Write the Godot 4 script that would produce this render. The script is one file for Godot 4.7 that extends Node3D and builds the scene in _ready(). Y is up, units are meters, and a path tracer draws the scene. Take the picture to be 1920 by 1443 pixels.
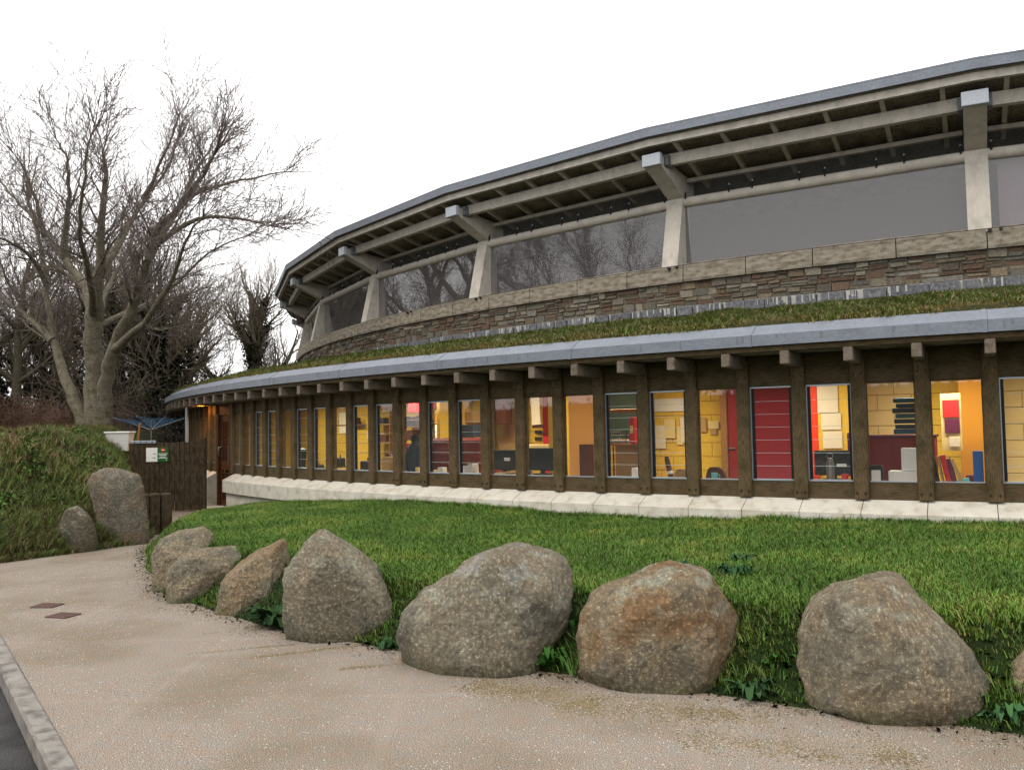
extends Node3D
# A round timber and stone building with a turf roof, boulders and lawn in front of it, bare trees to the side.

const CX := 19.2553            # centre of the round building
const CZ := -36.5972
const T0 := 2.0495             # bearing of the first post
const DT := 0.02144            # from post to post
const P0 := 2.0484             # bearing of the first fin column
const DP := 0.1701             # from fin to fin
const EYE := 1.65

var rng := RandomNumberGenerator.new()
var mat := {}
var used := {}
var nz := FastNoiseLite.new()

# ---------------------------------------------------------------- mesh collector
class MB:
	var v := PackedVector3Array()
	var n := PackedVector3Array()
	var c := PackedColorArray()
	var ix := PackedInt32Array()
	var col := Color(1, 1, 1)

	func tri(a: Vector3, b: Vector3, d: Vector3, na: Vector3, nb: Vector3, nd: Vector3) -> void:
		var k := v.size()
		v.append(a); v.append(b); v.append(d)
		n.append(na); n.append(nb); n.append(nd)
		c.append(col); c.append(col); c.append(col)
		ix.append(k); ix.append(k + 1); ix.append(k + 2)

	# flat polygon, turned so that it faces away from the point «inside»
	func poly(p: Array, inside: Vector3) -> void:
		var m := Vector3.ZERO
		for q in p: m += q
		m /= p.size()
		var nn := Vector3.ZERO
		for i in p.size():
			var a: Vector3 = p[i] - m
			var b: Vector3 = p[(i + 1) % p.size()] - m
			nn += a.cross(b)
		if nn.length() < 1e-12: return
		nn = nn.normalized()
		var flip := nn.dot(m - inside) < 0.0
		if flip: nn = -nn
		var k := v.size()
		for q in p:
			v.append(q); n.append(nn); c.append(col)
		for i in range(1, p.size() - 1):
			ix.append(k)
			if flip:
				ix.append(k + i); ix.append(k + i + 1)
			else:
				ix.append(k + i + 1); ix.append(k + i)

	# eight corners: four round the bottom, four round the top
	func hexa(p: Array) -> void:
		var m := Vector3.ZERO
		for q in p: m += q
		m /= 8.0
		for f in [[0, 1, 2, 3], [4, 5, 6, 7], [0, 1, 5, 4], [1, 2, 6, 5], [2, 3, 7, 6], [3, 0, 4, 7]]:
			poly([p[f[0]], p[f[1]], p[f[2]], p[f[3]]], m)

	func box(x: Transform3D, s: Vector3) -> void:
		var h := s * 0.5
		hexa([x * Vector3(-h.x, -h.y, -h.z), x * Vector3(h.x, -h.y, -h.z), x * Vector3(h.x, -h.y, h.z), x * Vector3(-h.x, -h.y, h.z),
			x * Vector3(-h.x, h.y, -h.z), x * Vector3(h.x, h.y, -h.z), x * Vector3(h.x, h.y, h.z), x * Vector3(-h.x, h.y, h.z)])

	# box with chamfered edges
	func cbox(x: Transform3D, s: Vector3, b: float) -> void:
		var h := s * 0.5
		var m := x.origin
		var e := func(ax: int, sg: Vector3) -> Vector3:   # corner point that lies on the face across axis ax
			var q := Vector3(sg.x * (h.x - b), sg.y * (h.y - b), sg.z * (h.z - b))
			q[ax] = sg[ax] * h[ax]
			return x * q
		for ax in 3:
			var u := (ax + 1) % 3
			var w := (ax + 2) % 3
			for s1 in [-1.0, 1.0]:
				var f := []
				for d in [[-1, -1], [1, -1], [1, 1], [-1, 1]]:
					var g := Vector3.ZERO
					g[ax] = s1; g[u] = d[0]; g[w] = d[1]
					f.append((e as Callable).call(ax, g))
				poly(f, m)
				for s2 in [-1.0, 1.0]:   # edge between faces ax (s1) and u (s2)
					var g1 := Vector3.ZERO
					g1[ax] = s1; g1[u] = s2; g1[w] = -1
					var g2 := g1
					g2[w] = 1
					poly([(e as Callable).call(ax, g1), (e as Callable).call(ax, g2), (e as Callable).call(u, g2), (e as Callable).call(u, g1)], m)
		for sx in [-1.0, 1.0]:
			for sy in [-1.0, 1.0]:
				for sz in [-1.0, 1.0]:
					var g := Vector3(sx, sy, sz)
					poly([(e as Callable).call(0, g), (e as Callable).call(1, g), (e as Callable).call(2, g)], m)

	# round tube through points, radius along it
	func tube(p: Array, r: Array, sides := 6, cap := false) -> void:
		var k0 := v.size()
		var t: Vector3 = (p[1] - p[0]).normalized()
		var u := t.cross(Vector3(0.31, 0.2, 0.93)).normalized()
		for i in p.size():
			if i > 0:
				var d: Vector3 = p[mini(i + 1, p.size() - 1)] - p[i - 1]
				if d.length_squared() > 1e-12: t = d.normalized()
			u = (u - t * u.dot(t)).normalized()
			var w := t.cross(u)
			for j in sides:
				var a := TAU * j / sides
				var q := u * cos(a) + w * sin(a)
				v.append(p[i] + q * float(r[i]))
				n.append(q)
				c.append(col)
			if i > 0:
				var k := k0 + (i - 1) * sides
				for j in sides:
					var j2 := (j + 1) % sides
					ix.append(k + j); ix.append(k + sides + j2); ix.append(k + j2)
					ix.append(k + j); ix.append(k + sides + j); ix.append(k + sides + j2)
		if cap:
			for e in [0, p.size() - 1]:
				var f := []
				for j in sides: f.append(v[k0 + e * sides + j])
				poly(f, p[p.size() / 2] if p.size() > 2 else (p[0] + p[-1]) * 0.5)

	# thin leaf or blade: four-cornered, bent along its middle
	func leaf(at: Vector3, along: Vector3, side: Vector3, nn: Vector3) -> void:
		var k := v.size()
		v.append(at); v.append(at + along * 0.45 + side); v.append(at + along); v.append(at + along * 0.45 - side)
		for i in 4:
			n.append(nn); c.append(col)
		for i in [0, 1, 2, 0, 2, 3]: ix.append(k + i)

	func mesh() -> ArrayMesh:
		var a := []
		a.resize(Mesh.ARRAY_MAX)
		a[Mesh.ARRAY_VERTEX] = v
		a[Mesh.ARRAY_NORMAL] = n
		a[Mesh.ARRAY_COLOR] = c
		a[Mesh.ARRAY_INDEX] = ix
		var m := ArrayMesh.new()
		m.add_surface_from_arrays(Mesh.PRIMITIVE_TRIANGLES, a)
		return m

# ---------------------------------------------------------------- naming and grouping
func numbered(called: String) -> String:
	var k: int = used.get(called, -1) + 1
	used[called] = k
	return called if k == 0 else "%s_%03d" % [called, k]

func tag(o: Node, label: String, category: String, group := "") -> Node:
	o.set_meta("label", label)
	o.set_meta("category", category)
	if group: o.set_meta("group", group)
	return o

func thing(called: String, label: String, category: String, at := Transform3D(), group := "") -> Node3D:
	var o := Node3D.new()
	o.name = numbered(called)
	add_child(o)
	o.transform = at
	tag(o, label, category, group)
	return o

func part(called: String, mb: MB, m: Material, parent: Node, kind := "") -> MeshInstance3D:
	return place(called, mb.mesh(), m, parent, Transform3D(), kind)

func place(called: String, me: Mesh, m: Material, parent: Node, at := Transform3D(), kind := "") -> MeshInstance3D:
	var o := MeshInstance3D.new()
	o.mesh = me
	o.material_override = m
	o.transform = at
	var top := parent == self
	o.name = numbered(called) if top else called
	parent.add_child(o, true)
	if kind: o.set_meta("kind", kind)
	return o

func group_part(called: String, parent: Node) -> Node3D:
	var o := Node3D.new()
	o.name = called
	parent.add_child(o, true)
	return o

func dup(o: Node3D, called: String, at: Transform3D, label := "") -> Node3D:
	var r: Node3D = o.duplicate()
	r.name = numbered(called)
	add_child(r)
	r.transform = at
	if label: r.set_meta("label", label)
	return r

func scatter(called: String, me: Mesh, m: Material, rows: PackedFloat32Array, parent: Node) -> MultiMeshInstance3D:
	var mm := MultiMesh.new()
	mm.transform_format = MultiMesh.TRANSFORM_3D
	mm.use_colors = true
	mm.mesh = me
	mm.instance_count = rows.size() / 16
	mm.buffer = rows
	var o := MultiMeshInstance3D.new()
	o.multimesh = mm
	o.material_override = m
	o.name = numbered(called) if parent == self else called
	parent.add_child(o, true)
	o.set_meta("kind", "stuff")
	return o

func row(b: PackedFloat32Array, x: Transform3D, cl: Color) -> void:
	var q := x.basis
	b.append_array(PackedFloat32Array([q.x.x, q.y.x, q.z.x, x.origin.x, q.x.y, q.y.y, q.z.y, x.origin.y, q.x.z, q.y.z, q.z.z, x.origin.z, cl.r, cl.g, cl.b, 1.0]))

# ---------------------------------------------------------------- materials
func noise(sd: int, freq: float, oct := 4, kind := FastNoiseLite.TYPE_SIMPLEX_SMOOTH) -> FastNoiseLite:
	var f := FastNoiseLite.new()
	f.seed = sd
	f.frequency = freq
	f.noise_type = kind
	f.fractal_octaves = oct
	f.fractal_type = FastNoiseLite.FRACTAL_FBM if oct > 1 else FastNoiseLite.FRACTAL_NONE
	return f

func tex(sd: int, freq: float, oct: int, ramp: Array, kind := FastNoiseLite.TYPE_SIMPLEX_SMOOTH, size := 512) -> NoiseTexture2D:
	var t := NoiseTexture2D.new()
	t.width = size
	t.height = size
	t.seamless = true
	t.noise = noise(sd, freq, oct, kind)
	t.normalize = true
	if ramp.size():
		var g := Gradient.new()
		var off := PackedFloat32Array()
		var cl := PackedColorArray()
		for q in ramp:
			off.append(q[0])
			cl.append(q[1])
		g.offsets = off
		g.colors = cl
		t.color_ramp = g
	return t

func grey(x: float) -> Color:
	return Color(x, x, x)

# a surface: base colour times a fine pattern, times a coarse one, with relief
func stuff(cl: Color, rough: float, fine: Texture2D, scale: Vector3, coarse: Texture2D = null, cscale := Vector3.ONE, relief := 0.0, vc := false) -> StandardMaterial3D:
	var m := StandardMaterial3D.new()
	m.albedo_color = cl
	m.roughness = rough
	m.metallic_specular = 0.35
	m.vertex_color_use_as_albedo = vc
	m.albedo_texture = fine
	m.uv1_triplanar = true
	m.uv1_world_triplanar = true
	m.uv1_scale = scale
	if coarse:
		m.detail_enabled = true
		m.detail_albedo = coarse
		m.detail_blend_mode = BaseMaterial3D.BLEND_MODE_MUL
		m.detail_uv_layer = BaseMaterial3D.DETAIL_UV_2
		m.uv2_triplanar = true
		m.uv2_world_triplanar = true
		m.uv2_scale = cscale
	if relief > 0.0:
		m.heightmap_enabled = true
		m.heightmap_texture = fine
		m.heightmap_scale = relief
	return m

func plain(cl: Color, rough := 0.7, metal := 0.0) -> StandardMaterial3D:
	var m := StandardMaterial3D.new()
	m.albedo_color = cl
	m.roughness = rough
	m.metallic = metal
	m.metallic_specular = 0.35
	return m

func make_materials() -> void:
	var fine := tex(1, 0.03, 5, [[0.0, grey(0.62)], [0.5, grey(0.85)], [1.0, grey(1.0)]])
	var rough_fine := tex(2, 0.08, 4, [[0.0, grey(0.4)], [0.45, grey(0.8)], [1.0, grey(1.0)]])
	var blotch := tex(3, 0.012, 5, [[0.0, grey(0.55)], [0.5, grey(0.88)], [1.0, grey(1.0)]])
	var grain := tex(4, 0.04, 5, [[0.0, Color(0.42, 0.39, 0.35)], [0.5, Color(0.82, 0.8, 0.77)], [1.0, grey(1.0)]])
	var stain := tex(5, 0.015, 4, [[0.0, Color(0.62, 0.64, 0.5)], [0.5, Color(0.9, 0.88, 0.82)], [1.0, Color(1, 0.97, 0.93)]])
	mat.timber = stuff(Color(0.47, 0.415, 0.325), 0.75, grain, Vector3(5, 0.5, 5), stain, Vector3(0.7, 0.35, 0.7), 0.25)
	mat.timber_level = stuff(Color(0.435, 0.385, 0.305), 0.78, grain, Vector3(0.5, 5, 0.5), stain, Vector3(0.7, 0.7, 0.7), 0.25)
	mat.rafter = stuff(Color(0.6, 0.57, 0.57), 0.8, grain, Vector3(2, 5, 2), stain, Vector3.ONE, 0.15)
	mat.door = stuff(Color(0.43, 0.27, 0.15), 0.6, grain, Vector3(5, 0.6, 5), stain, Vector3.ONE, 0.1)
	mat.gate = stuff(Color(0.4, 0.345, 0.27), 0.85, grain, Vector3(4, 0.45, 4), tex(6, 0.02, 4, [[0.0, Color(0.45, 0.42, 0.3)], [0.55, grey(0.85)], [1.0, Color(1.0, 0.98, 0.92)]]), Vector3(1.2, 0.5, 1.2), 0.4)
	mat.concrete = stuff(Color(0.885, 0.865, 0.815), 0.85, tex(16, 0.08, 4, [[0.0, grey(0.72)], [0.5, grey(0.95)], [1.0, grey(1.0)]]), Vector3(2.2, 2.2, 2.2), tex(7, 0.012, 5, [[0.0, Color(0.72, 0.69, 0.6)], [0.4, grey(0.93)], [1.0, grey(1.0)]]), Vector3(0.6, 0.6, 0.6), 0.12)
	mat.paint = stuff(Color(0.8, 0.775, 0.73), 0.7, tex(14, 0.03, 4, [[0.0, grey(0.9)], [1.0, grey(1.0)]]), Vector3(1.5, 0.5, 1.5), tex(12, 0.02, 4, [[0.0, grey(0.8)], [0.5, grey(0.95)], [1.0, grey(1.0)]]), Vector3(0.5, 0.3, 0.5))
	mat.soffit = stuff(Color(0.68, 0.65, 0.61), 0.8, grain, Vector3(1, 4, 1), blotch, Vector3(0.4, 0.4, 0.4))
	mat.lead = stuff(Color(0.53, 0.555, 0.6), 0.5, tex(13, 0.05, 4, [[0.0, grey(0.85)], [1.0, grey(1.0)]]), Vector3(0.8, 0.8, 0.8), tex(8, 0.02, 4, [[0.0, grey(0.86)], [0.5, grey(0.95)], [1.0, grey(1.0)]]), Vector3(0.35, 0.5, 0.35))
	mat.lead.metallic = 0.25
	mat.lead_dirt = plain(Color(0.42, 0.44, 0.46), 0.7)
	mat.cap = stuff(Color(0.72, 0.75, 0.79), 0.5, tex(15, 0.03, 4, [[0.0, grey(0.85)], [1.0, grey(1.0)]]), Vector3(2, 2, 2))
	mat.coping = stuff(Color(0.71, 0.68, 0.62), 0.92, rough_fine, Vector3(1.6, 1.6, 1.6), tex(9, 0.02, 5, [[0.0, Color(0.4, 0.38, 0.36)], [0.4, Color(0.85, 0.83, 0.8)], [0.7, grey(1.0)], [1.0, grey(1.0)]]), Vector3(0.55, 1.1, 0.55), 0.25)
	mat.rubble = stuff(Color(1, 1, 1), 0.92, rough_fine, Vector3(2.5, 2.5, 2.5), tex(10, 0.03, 4, [[0.0, grey(0.5)], [0.5, grey(0.9)], [1.0, grey(1.0)]]), Vector3(1.4, 1.4, 1.4), 0.9, true)
	mat.mortar = stuff(Color(0.5, 0.475, 0.41), 0.95, rough_fine, Vector3(3, 3, 3))
	mat.slate = stuff(Color(0.6, 0.61, 0.635), 0.6, fine, Vector3(2, 2, 2), tex(11, 0.05, 4, [[0.0, grey(0.5)], [0.5, grey(0.8)], [0.8, grey(1.0)]]), Vector3(0.8, 0.4, 0.8), 0.2, true)
	mat.lime = stuff(Color(0.82, 0.82, 0.8), 0.9, rough_fine, Vector3(4, 1, 4))
	mat.galv = plain(Color(0.6, 0.64, 0.67), 0.4, 0.5)
	mat.black = plain(Color(0.09, 0.09, 0.1), 0.5)
	mat.dark = plain(Color(0.2, 0.19, 0.185), 0.9)
	mat.steel = plain(Color(0.6, 0.6, 0.6), 0.3, 0.8)
	mat.iron = plain(Color(0.2, 0.18, 0.16), 0.6, 0.3)
	mat.white = plain(Color(0.88, 0.88, 0.86), 0.6)
	var g := StandardMaterial3D.new()
	g.albedo_color = Color(0.75, 0.8, 0.8, 0.02)
	g.transparency = BaseMaterial3D.TRANSPARENCY_ALPHA
	g.roughness = 0.02
	mat.glass = g
	var tg := StandardMaterial3D.new()
	tg.albedo_color = Color(0.5, 0.485, 0.49, 0.02)
	tg.transparency = BaseMaterial3D.TRANSPARENCY_ALPHA
	tg.roughness = 0.02
	tg.metallic = 0.2
	mat.tinted = tg
	var e := StandardMaterial3D.new()
	e.albedo_color = Color(0.8, 0.86, 0.85, 0.45)
	e.transparency = BaseMaterial3D.TRANSPARENCY_ALPHA
	e.roughness = 0.15
	mat.glass_edge = e
	# ground
	mat.path = path_material()
	mat.asphalt = stuff(Color(0.34, 0.335, 0.34), 0.9, tex(21, 0.25, 3, [[0.0, grey(0.35)], [0.5, grey(0.8)], [0.86, grey(1.0)], [0.97, grey(2.0)]]), Vector3(0.7, 0.7, 0.7), blotch, Vector3(0.3, 0.3, 0.3), 0.6)
	mat.kerb = stuff(Color(0.66, 0.64, 0.61), 0.9, tex(17, 0.1, 3, [[0.0, grey(0.7)], [1.0, grey(1.0)]]), Vector3(2, 2, 2), blotch, Vector3(0.8, 0.8, 0.8))
	mat.soil = stuff(Color(0.24, 0.185, 0.13), 0.98, rough_fine, Vector3(1.5, 1.5, 1.5), blotch, Vector3(0.4, 0.4, 0.4), 3.0)
	mat.turf_soil = stuff(Color(0.26, 0.27, 0.12), 0.98, rough_fine, Vector3(1.5, 1.5, 1.5), blotch, Vector3(0.6, 0.6, 0.6), 2.0)
	mat.lawn_soil = stuff(Color(0.17, 0.25, 0.075), 0.98, rough_fine, Vector3(1.5, 1.5, 1.5), blotch, Vector3(0.6, 0.6, 0.6), 2.0)
	mat.rock = rock_material()
	mat.rock_smooth = mat.rock
	# plants
	var bl := StandardMaterial3D.new()
	bl.vertex_color_use_as_albedo = true
	bl.roughness = 0.55
	bl.metallic_specular = 0.3
	bl.backlight_enabled = true
	bl.backlight = Color(0.45, 0.5, 0.2)
	mat.blade = bl
	var lf := StandardMaterial3D.new()
	lf.vertex_color_use_as_albedo = true
	lf.roughness = 0.75
	lf.metallic_specular = 0.2
	mat.leaf = lf
	mat.bark = stuff(Color(0.64, 0.61, 0.55), 0.95, tex(31, 0.05, 5, [[0.0, grey(0.4)], [0.5, grey(0.8)], [1.0, grey(1.0)]]), Vector3(1.6, 0.7, 1.6), tex(32, 0.02, 4, [[0.0, Color(0.6, 0.61, 0.5)], [0.5, Color(0.88, 0.87, 0.83)], [1.0, grey(1.0)]]), Vector3(0.5, 0.5, 0.5), 1.5)
	mat.bark_dark = stuff(Color(0.5, 0.47, 0.39), 0.95, tex(33, 0.05, 4, [[0.0, grey(0.4)], [1.0, grey(1.0)]]), Vector3(1.2, 0.4, 1.2), null, Vector3.ONE, 1.5)
	mat.twig = plain(Color(0.42, 0.38, 0.365), 0.9)
	mat.twig_dark = plain(Color(0.4, 0.36, 0.31), 0.9)
	# inside
	mat.yellow = stuff(Color(0.9, 0.74, 0.24), 0.7, tex(42, 0.03, 4, [[0.0, grey(0.9)], [1.0, grey(1.0)]]), Vector3(1, 1, 1))
	mat.yellow_gap = plain(Color(0.66, 0.5, 0.16), 0.8)
	mat.red = plain(Color(0.75, 0.13, 0.14), 0.6)
	mat.red_cloth = plain(Color(0.74, 0.2, 0.22), 0.7)
	mat.red_cloth.backlight_enabled = true
	mat.red_cloth.backlight = Color(0.6, 0.2, 0.2)
	mat.dark_red = plain(Color(0.48, 0.07, 0.09), 0.6)
	mat.orange = plain(Color(0.76, 0.52, 0.14), 0.7)
	mat.cream = plain(Color(0.85, 0.76, 0.52), 0.7)
	mat.ceiling = plain(Color(0.8, 0.76, 0.66), 0.8)
	mat.floor = plain(Color(0.4, 0.33, 0.27), 0.7)
	mat.navy = plain(Color(0.16, 0.21, 0.27), 0.6)
	mat.teal = plain(Color(0.17, 0.33, 0.42), 0.5)
	mat.blue = plain(Color(0.13, 0.32, 0.56), 0.5)
	mat.paper = stuff(Color(0.9, 0.86, 0.76), 0.8, tex(41, 0.09, 2, [[0.0, grey(0.55)], [0.4, grey(0.96)], [1.0, grey(1.0)]]), Vector3(3, 14, 3))
	mat.wood = stuff(Color(0.68, 0.48, 0.27), 0.6, grain, Vector3(1, 4, 1))
	mat.brown = plain(Color(0.33, 0.17, 0.11), 0.6)
	mat.tan = plain(Color(0.7, 0.56, 0.35), 0.8)
	mat.purple = plain(Color(0.36, 0.12, 0.25), 0.6)
	mat.aqua = plain(Color(0.4, 0.72, 0.72), 0.6)
	mat.green = plain(Color(0.12, 0.35, 0.14), 0.6)
	mat.sign_red = plain(Color(0.75, 0.14, 0.1), 0.5)
	var bd := plain(Color(0.8, 0.66, 0.42), 0.8)
	bd.backlight_enabled = true
	bd.backlight = Color(0.9, 0.75, 0.5)
	mat.blind = bd
	mat.line_blue = plain(Color(0.28, 0.5, 0.66), 0.6)
	mat.glow = plain(Color(1, 0.9, 0.7), 0.5)
	mat.glow.emission_enabled = true
	mat.glow.emission = Color(1.0, 0.86, 0.6)
	mat.glow.emission_energy_multiplier = 1.6
	mat.glow_orange = plain(Color(1, 0.7, 0.3), 0.5)
	mat.glow_orange.emission_enabled = true
	mat.glow_orange.emission = Color(1.0, 0.62, 0.2)
	mat.glow_orange.emission_energy_multiplier = 1.4

func mix_bytes(sd: int, freq: float, oct: int, size: int, kind := FastNoiseLite.TYPE_SIMPLEX_SMOOTH) -> PackedByteArray:
	var im := noise(sd, freq, oct, kind).get_seamless_image(size, size)
	im.convert(Image.FORMAT_L8)
	return im.get_data()

func path_material() -> StandardMaterial3D:
	var s := 1024
	var a := mix_bytes(51, 0.17, 3, s)          # grains
	var b := mix_bytes(52, 0.13, 1, s, FastNoiseLite.TYPE_CELLULAR)
	var d := mix_bytes(53, 0.01, 4, s)          # drifts of colour
	var out := PackedByteArray()
	out.resize(s * s * 3)
	var h := PackedByteArray()
	h.resize(s * s)
	for i in s * s:
		var g := (a[i] - 128) / 128.0
		var dr := (d[i] - 128) / 128.0
		var w := 0.76 + 0.42 * g
		var r := w * (0.9 + 0.025 * dr)
		var gg := w * (0.862 - 0.012 * dr)
		var bb := w * (0.815 - 0.03 * dr)
		if b[i] < 26 and a[i] > 126:       # pale chips
			r = 0.97; gg = 0.94; bb = 0.88
		elif b[i] < 40 and a[i] < 88:      # dark chips
			r *= 0.62; gg *= 0.56; bb *= 0.54
		out[i * 3] = clampi(int(r * 255), 0, 255)
		out[i * 3 + 1] = clampi(int(gg * 255), 0, 255)
		out[i * 3 + 2] = clampi(int(bb * 255), 0, 255)
		h[i] = clampi(int(128 + 90 * g + (60 if b[i] < 22 else 0)), 0, 255)
	var m := stuff(Color(0.82, 0.805, 0.79), 0.9, ImageTexture.create_from_image(Image.create_from_data(s, s, false, Image.FORMAT_RGB8, out)), Vector3(0.62, 0.62, 0.62),
		tex(54, 0.012, 5, [[0.0, Color(0.88, 0.85, 0.79)], [0.35, Color(0.95, 0.93, 0.9)], [0.6, Color(1, 0.99, 0.98)], [1.0, Color(1.0, 0.98, 0.97)]]), Vector3(0.11, 0.11, 0.11))
	m.heightmap_enabled = true
	m.heightmap_texture = ImageTexture.create_from_image(Image.create_from_data(s, s, false, Image.FORMAT_L8, h))
	m.heightmap_scale = 1.4
	return m

func rock_material() -> StandardMaterial3D:
	var s := 1024
	var a := mix_bytes(61, 0.02, 6, s)
	var b := mix_bytes(62, 0.16, 4, s)
	var d := mix_bytes(63, 0.032, 2, s, FastNoiseLite.TYPE_CELLULAR)
	var out := PackedByteArray()
	out.resize(s * s * 3)
	var h := PackedByteArray()
	h.resize(s * s)
	for i in s * s:
		var g := (b[i] - 128) / 128.0
		var t := (a[i] - 128) / 128.0
		var w := 0.58 + 0.28 * g + 0.15 * t
		var r := w
		var gg := w * (0.98 - 0.03 * t)
		var bb := w * (0.93 - 0.05 * t)
		if d[i] < 78 and a[i] > 136 and b[i] > 112:       # lichen spots
			r = 0.98; gg = 0.97; bb = 0.91
		elif b[i] < 82:                    # dark pits and crusts
			r *= 0.55; gg *= 0.55; bb *= 0.55
		out[i * 3] = clampi(int(r * 255), 0, 255)
		out[i * 3 + 1] = clampi(int(gg * 255), 0, 255)
		out[i * 3 + 2] = clampi(int(bb * 255), 0, 255)
		h[i] = clampi(int(128 + 80 * g + 40 * t), 0, 255)
	var m := stuff(Color(1.0, 1.0, 1.0), 0.9, ImageTexture.create_from_image(Image.create_from_data(s, s, false, Image.FORMAT_RGB8, out)), Vector3(1.25, 1.25, 1.25), null, Vector3.ONE, 0.0, true)
	m.heightmap_enabled = true
	m.heightmap_texture = ImageTexture.create_from_image(Image.create_from_data(s, s, false, Image.FORMAT_L8, h))
	m.heightmap_scale = 3.2
	return m

# ---------------------------------------------------------------- round geometry
func rp(r: float, t: float, y: float) -> Vector3:
	return Vector3(CX + r * cos(t), y, CZ + r * sin(t))

func frame(t: float, r: float, y: float) -> Transform3D:   # x to the right seen from outside, z outward
	var nn := Vector3(cos(t), 0, sin(t))
	return Transform3D(Basis(Vector3(nn.z, 0, -nn.x), Vector3.UP, nn), rp(r, t, y))

func post_t(k: float) -> float:
	return T0 + k * DT

# closed profile of [r, y] swept from bearing t0 to t1
func sweep(mb: MB, prof: Array, t0: float, t1: float, steps: int) -> void:
	var m := Vector2.ZERO
	for q in prof: m += Vector2(q[0], q[1])
	m /= prof.size()
	for s in steps:
		var a := lerpf(t0, t1, float(s) / steps)
		var b := lerpf(t0, t1, float(s + 1) / steps)
		var ins := rp(m.x, (a + b) * 0.5, m.y)
		for i in prof.size():
			var p: Array = prof[i]
			var q: Array = prof[(i + 1) % prof.size()]
			var e := Vector2(q[0] - p[0], q[1] - p[1])
			var n2 := Vector2(e.y, -e.x).normalized()
			if n2.dot(Vector2(p[0], p[1]) + e * 0.5 - m) < 0: n2 = -n2
			var k := mb.v.size()
			mb.poly([rp(p[0], a, p[1]), rp(q[0], a, q[1]), rp(q[0], b, q[1]), rp(p[0], b, p[1])], ins)
			if mb.v.size() == k + 4:
				var na := Vector3(cos(a) * n2.x, n2.y, sin(a) * n2.x)
				var nb := Vector3(cos(b) * n2.x, n2.y, sin(b) * n2.x)
				mb.n[k] = na; mb.n[k + 1] = na; mb.n[k + 2] = nb; mb.n[k + 3] = nb
	for t in [t0, t1]:
		var f := []
		for q in prof: f.append(rp(q[0], t, q[1]))
		mb.poly(f, rp(m.x, (t0 + t1) * 0.5, m.y))

# straight piece between two fins: profile of four [r, y]
func facet(mb: MB, k: int, prof: Array, in0 := 0.0, in1 := 0.0) -> void:
	var a := P0 + DP * k + in0
	var b := P0 + DP * (k + 1) - in1
	var p := []
	for t in [a, b]:
		for q in prof:
			var base := rp(q[0], P0 + DP * k, q[1])
			var far := rp(q[0], P0 + DP * (k + 1), q[1])
			p.append(base.lerp(far, (t - P0 - DP * k) / DP))
	mb.hexa(p)

func on_facet(k: float, r: float, y: float) -> Vector3:
	var i := floori(k)
	return rp(r, P0 + DP * i, y).lerp(rp(r, P0 + DP * (i + 1), y), k - i)

# ---------------------------------------------------------------- ground shapes
func table(x: float, t: Array) -> float:
	if x <= t[0][0]: return t[0][1]
	for i in range(1, t.size()):
		if x <= t[i][0]:
			return lerpf(t[i - 1][1], t[i][1], smoothstep(t[i - 1][0], t[i][0], x) * 0.5 + 0.5 * (x - t[i - 1][0]) / (t[i][0] - t[i - 1][0]))
	return t[-1][1]

func lawn_out(t: float) -> float:
	return table(t, [[1.7, 35.8], [2.05, 35.95], [2.2, 36.05], [2.262, 35.75], [2.31, 35.1], [2.36, 34.4], [2.43, 33.1], [2.49, 31.9], [2.53, 31.12]])

func lawn_h(r: float, t: float) -> float:
	var wall := table(t, [[1.7, 0.6], [2.06, 0.595], [2.175, 0.5], [2.307, 0.56], [2.4, 0.42], [2.47, 0.24], [2.53, 0.02]])
	var e := lawn_out(t) - r
	var out := smoothstep(-0.1, 0.64, e)
	var up := lerpf(1.0, 0.86, clampf((r - 31.0) / 3.6, 0, 1))
	return wall * up * out + 0.03 * nz.get_noise_2d(r * 40.0, t * 1200.0) * out - 0.02

const BANK := [[-60.0, -6.0], [-16.0, -8.6], [-9.4, -10.9], [-6.93, -11.75], [-6.3, -12.75], [-5.85, -13.5], [-6.05, -14.4], [-6.3, -15.0], [-6.7, -16.2], [-7.25, -17.6], [-8.2, -18.75], [-8.5, -20.2], [-8.7, -24.0], [-9.5, -30.0], [-8.0, -60.0]]

func bank_d(x: float, z: float) -> float:   # distance from the foot of the bank, positive on it
	var p := Vector2(x, z)
	var best := 1e9
	var sgn := 1.0
	for i in BANK.size() - 1:
		var a := Vector2(BANK[i][0], BANK[i][1])
		var b := Vector2(BANK[i + 1][0], BANK[i + 1][1])
		var q := Geometry2D.get_closest_point_to_segment(p, a, b)
		var d := p.distance_to(q)
		if d < best - 1e-5:
			best = d
			sgn = 1.0 if (b - a).cross(p - a) < 0 else -1.0
	return best * sgn

func bank_h(x: float, z: float) -> float:
	var d := bank_d(x, z)
	var wide := lerpf(3.3, 1.7, smoothstep(-13.2, -15.5, z))
	var h := 1.85 * sin(clampf((d + 0.1) / wide, 0, 1) * PI * 0.5)
	h -= (0.6 * smoothstep(-7.7, -9.8, x) * smoothstep(-18.5, -14.0, z) + 0.1) * smoothstep(0.0, 1.6, d)
	h += 0.16 * nz.get_noise_2d(x * 28, z * 28) * smoothstep(0.0, 1.5, d) + 0.05 * nz.get_noise_2d(x * 110, z * 110) * smoothstep(0.0, 0.6, d)
	h += 0.02 * maxf(0, d - 12)
	return maxf(h, -0.3 if d < 0 else 0.0) - (0.1 if d < 0.02 else 0.0)

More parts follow.
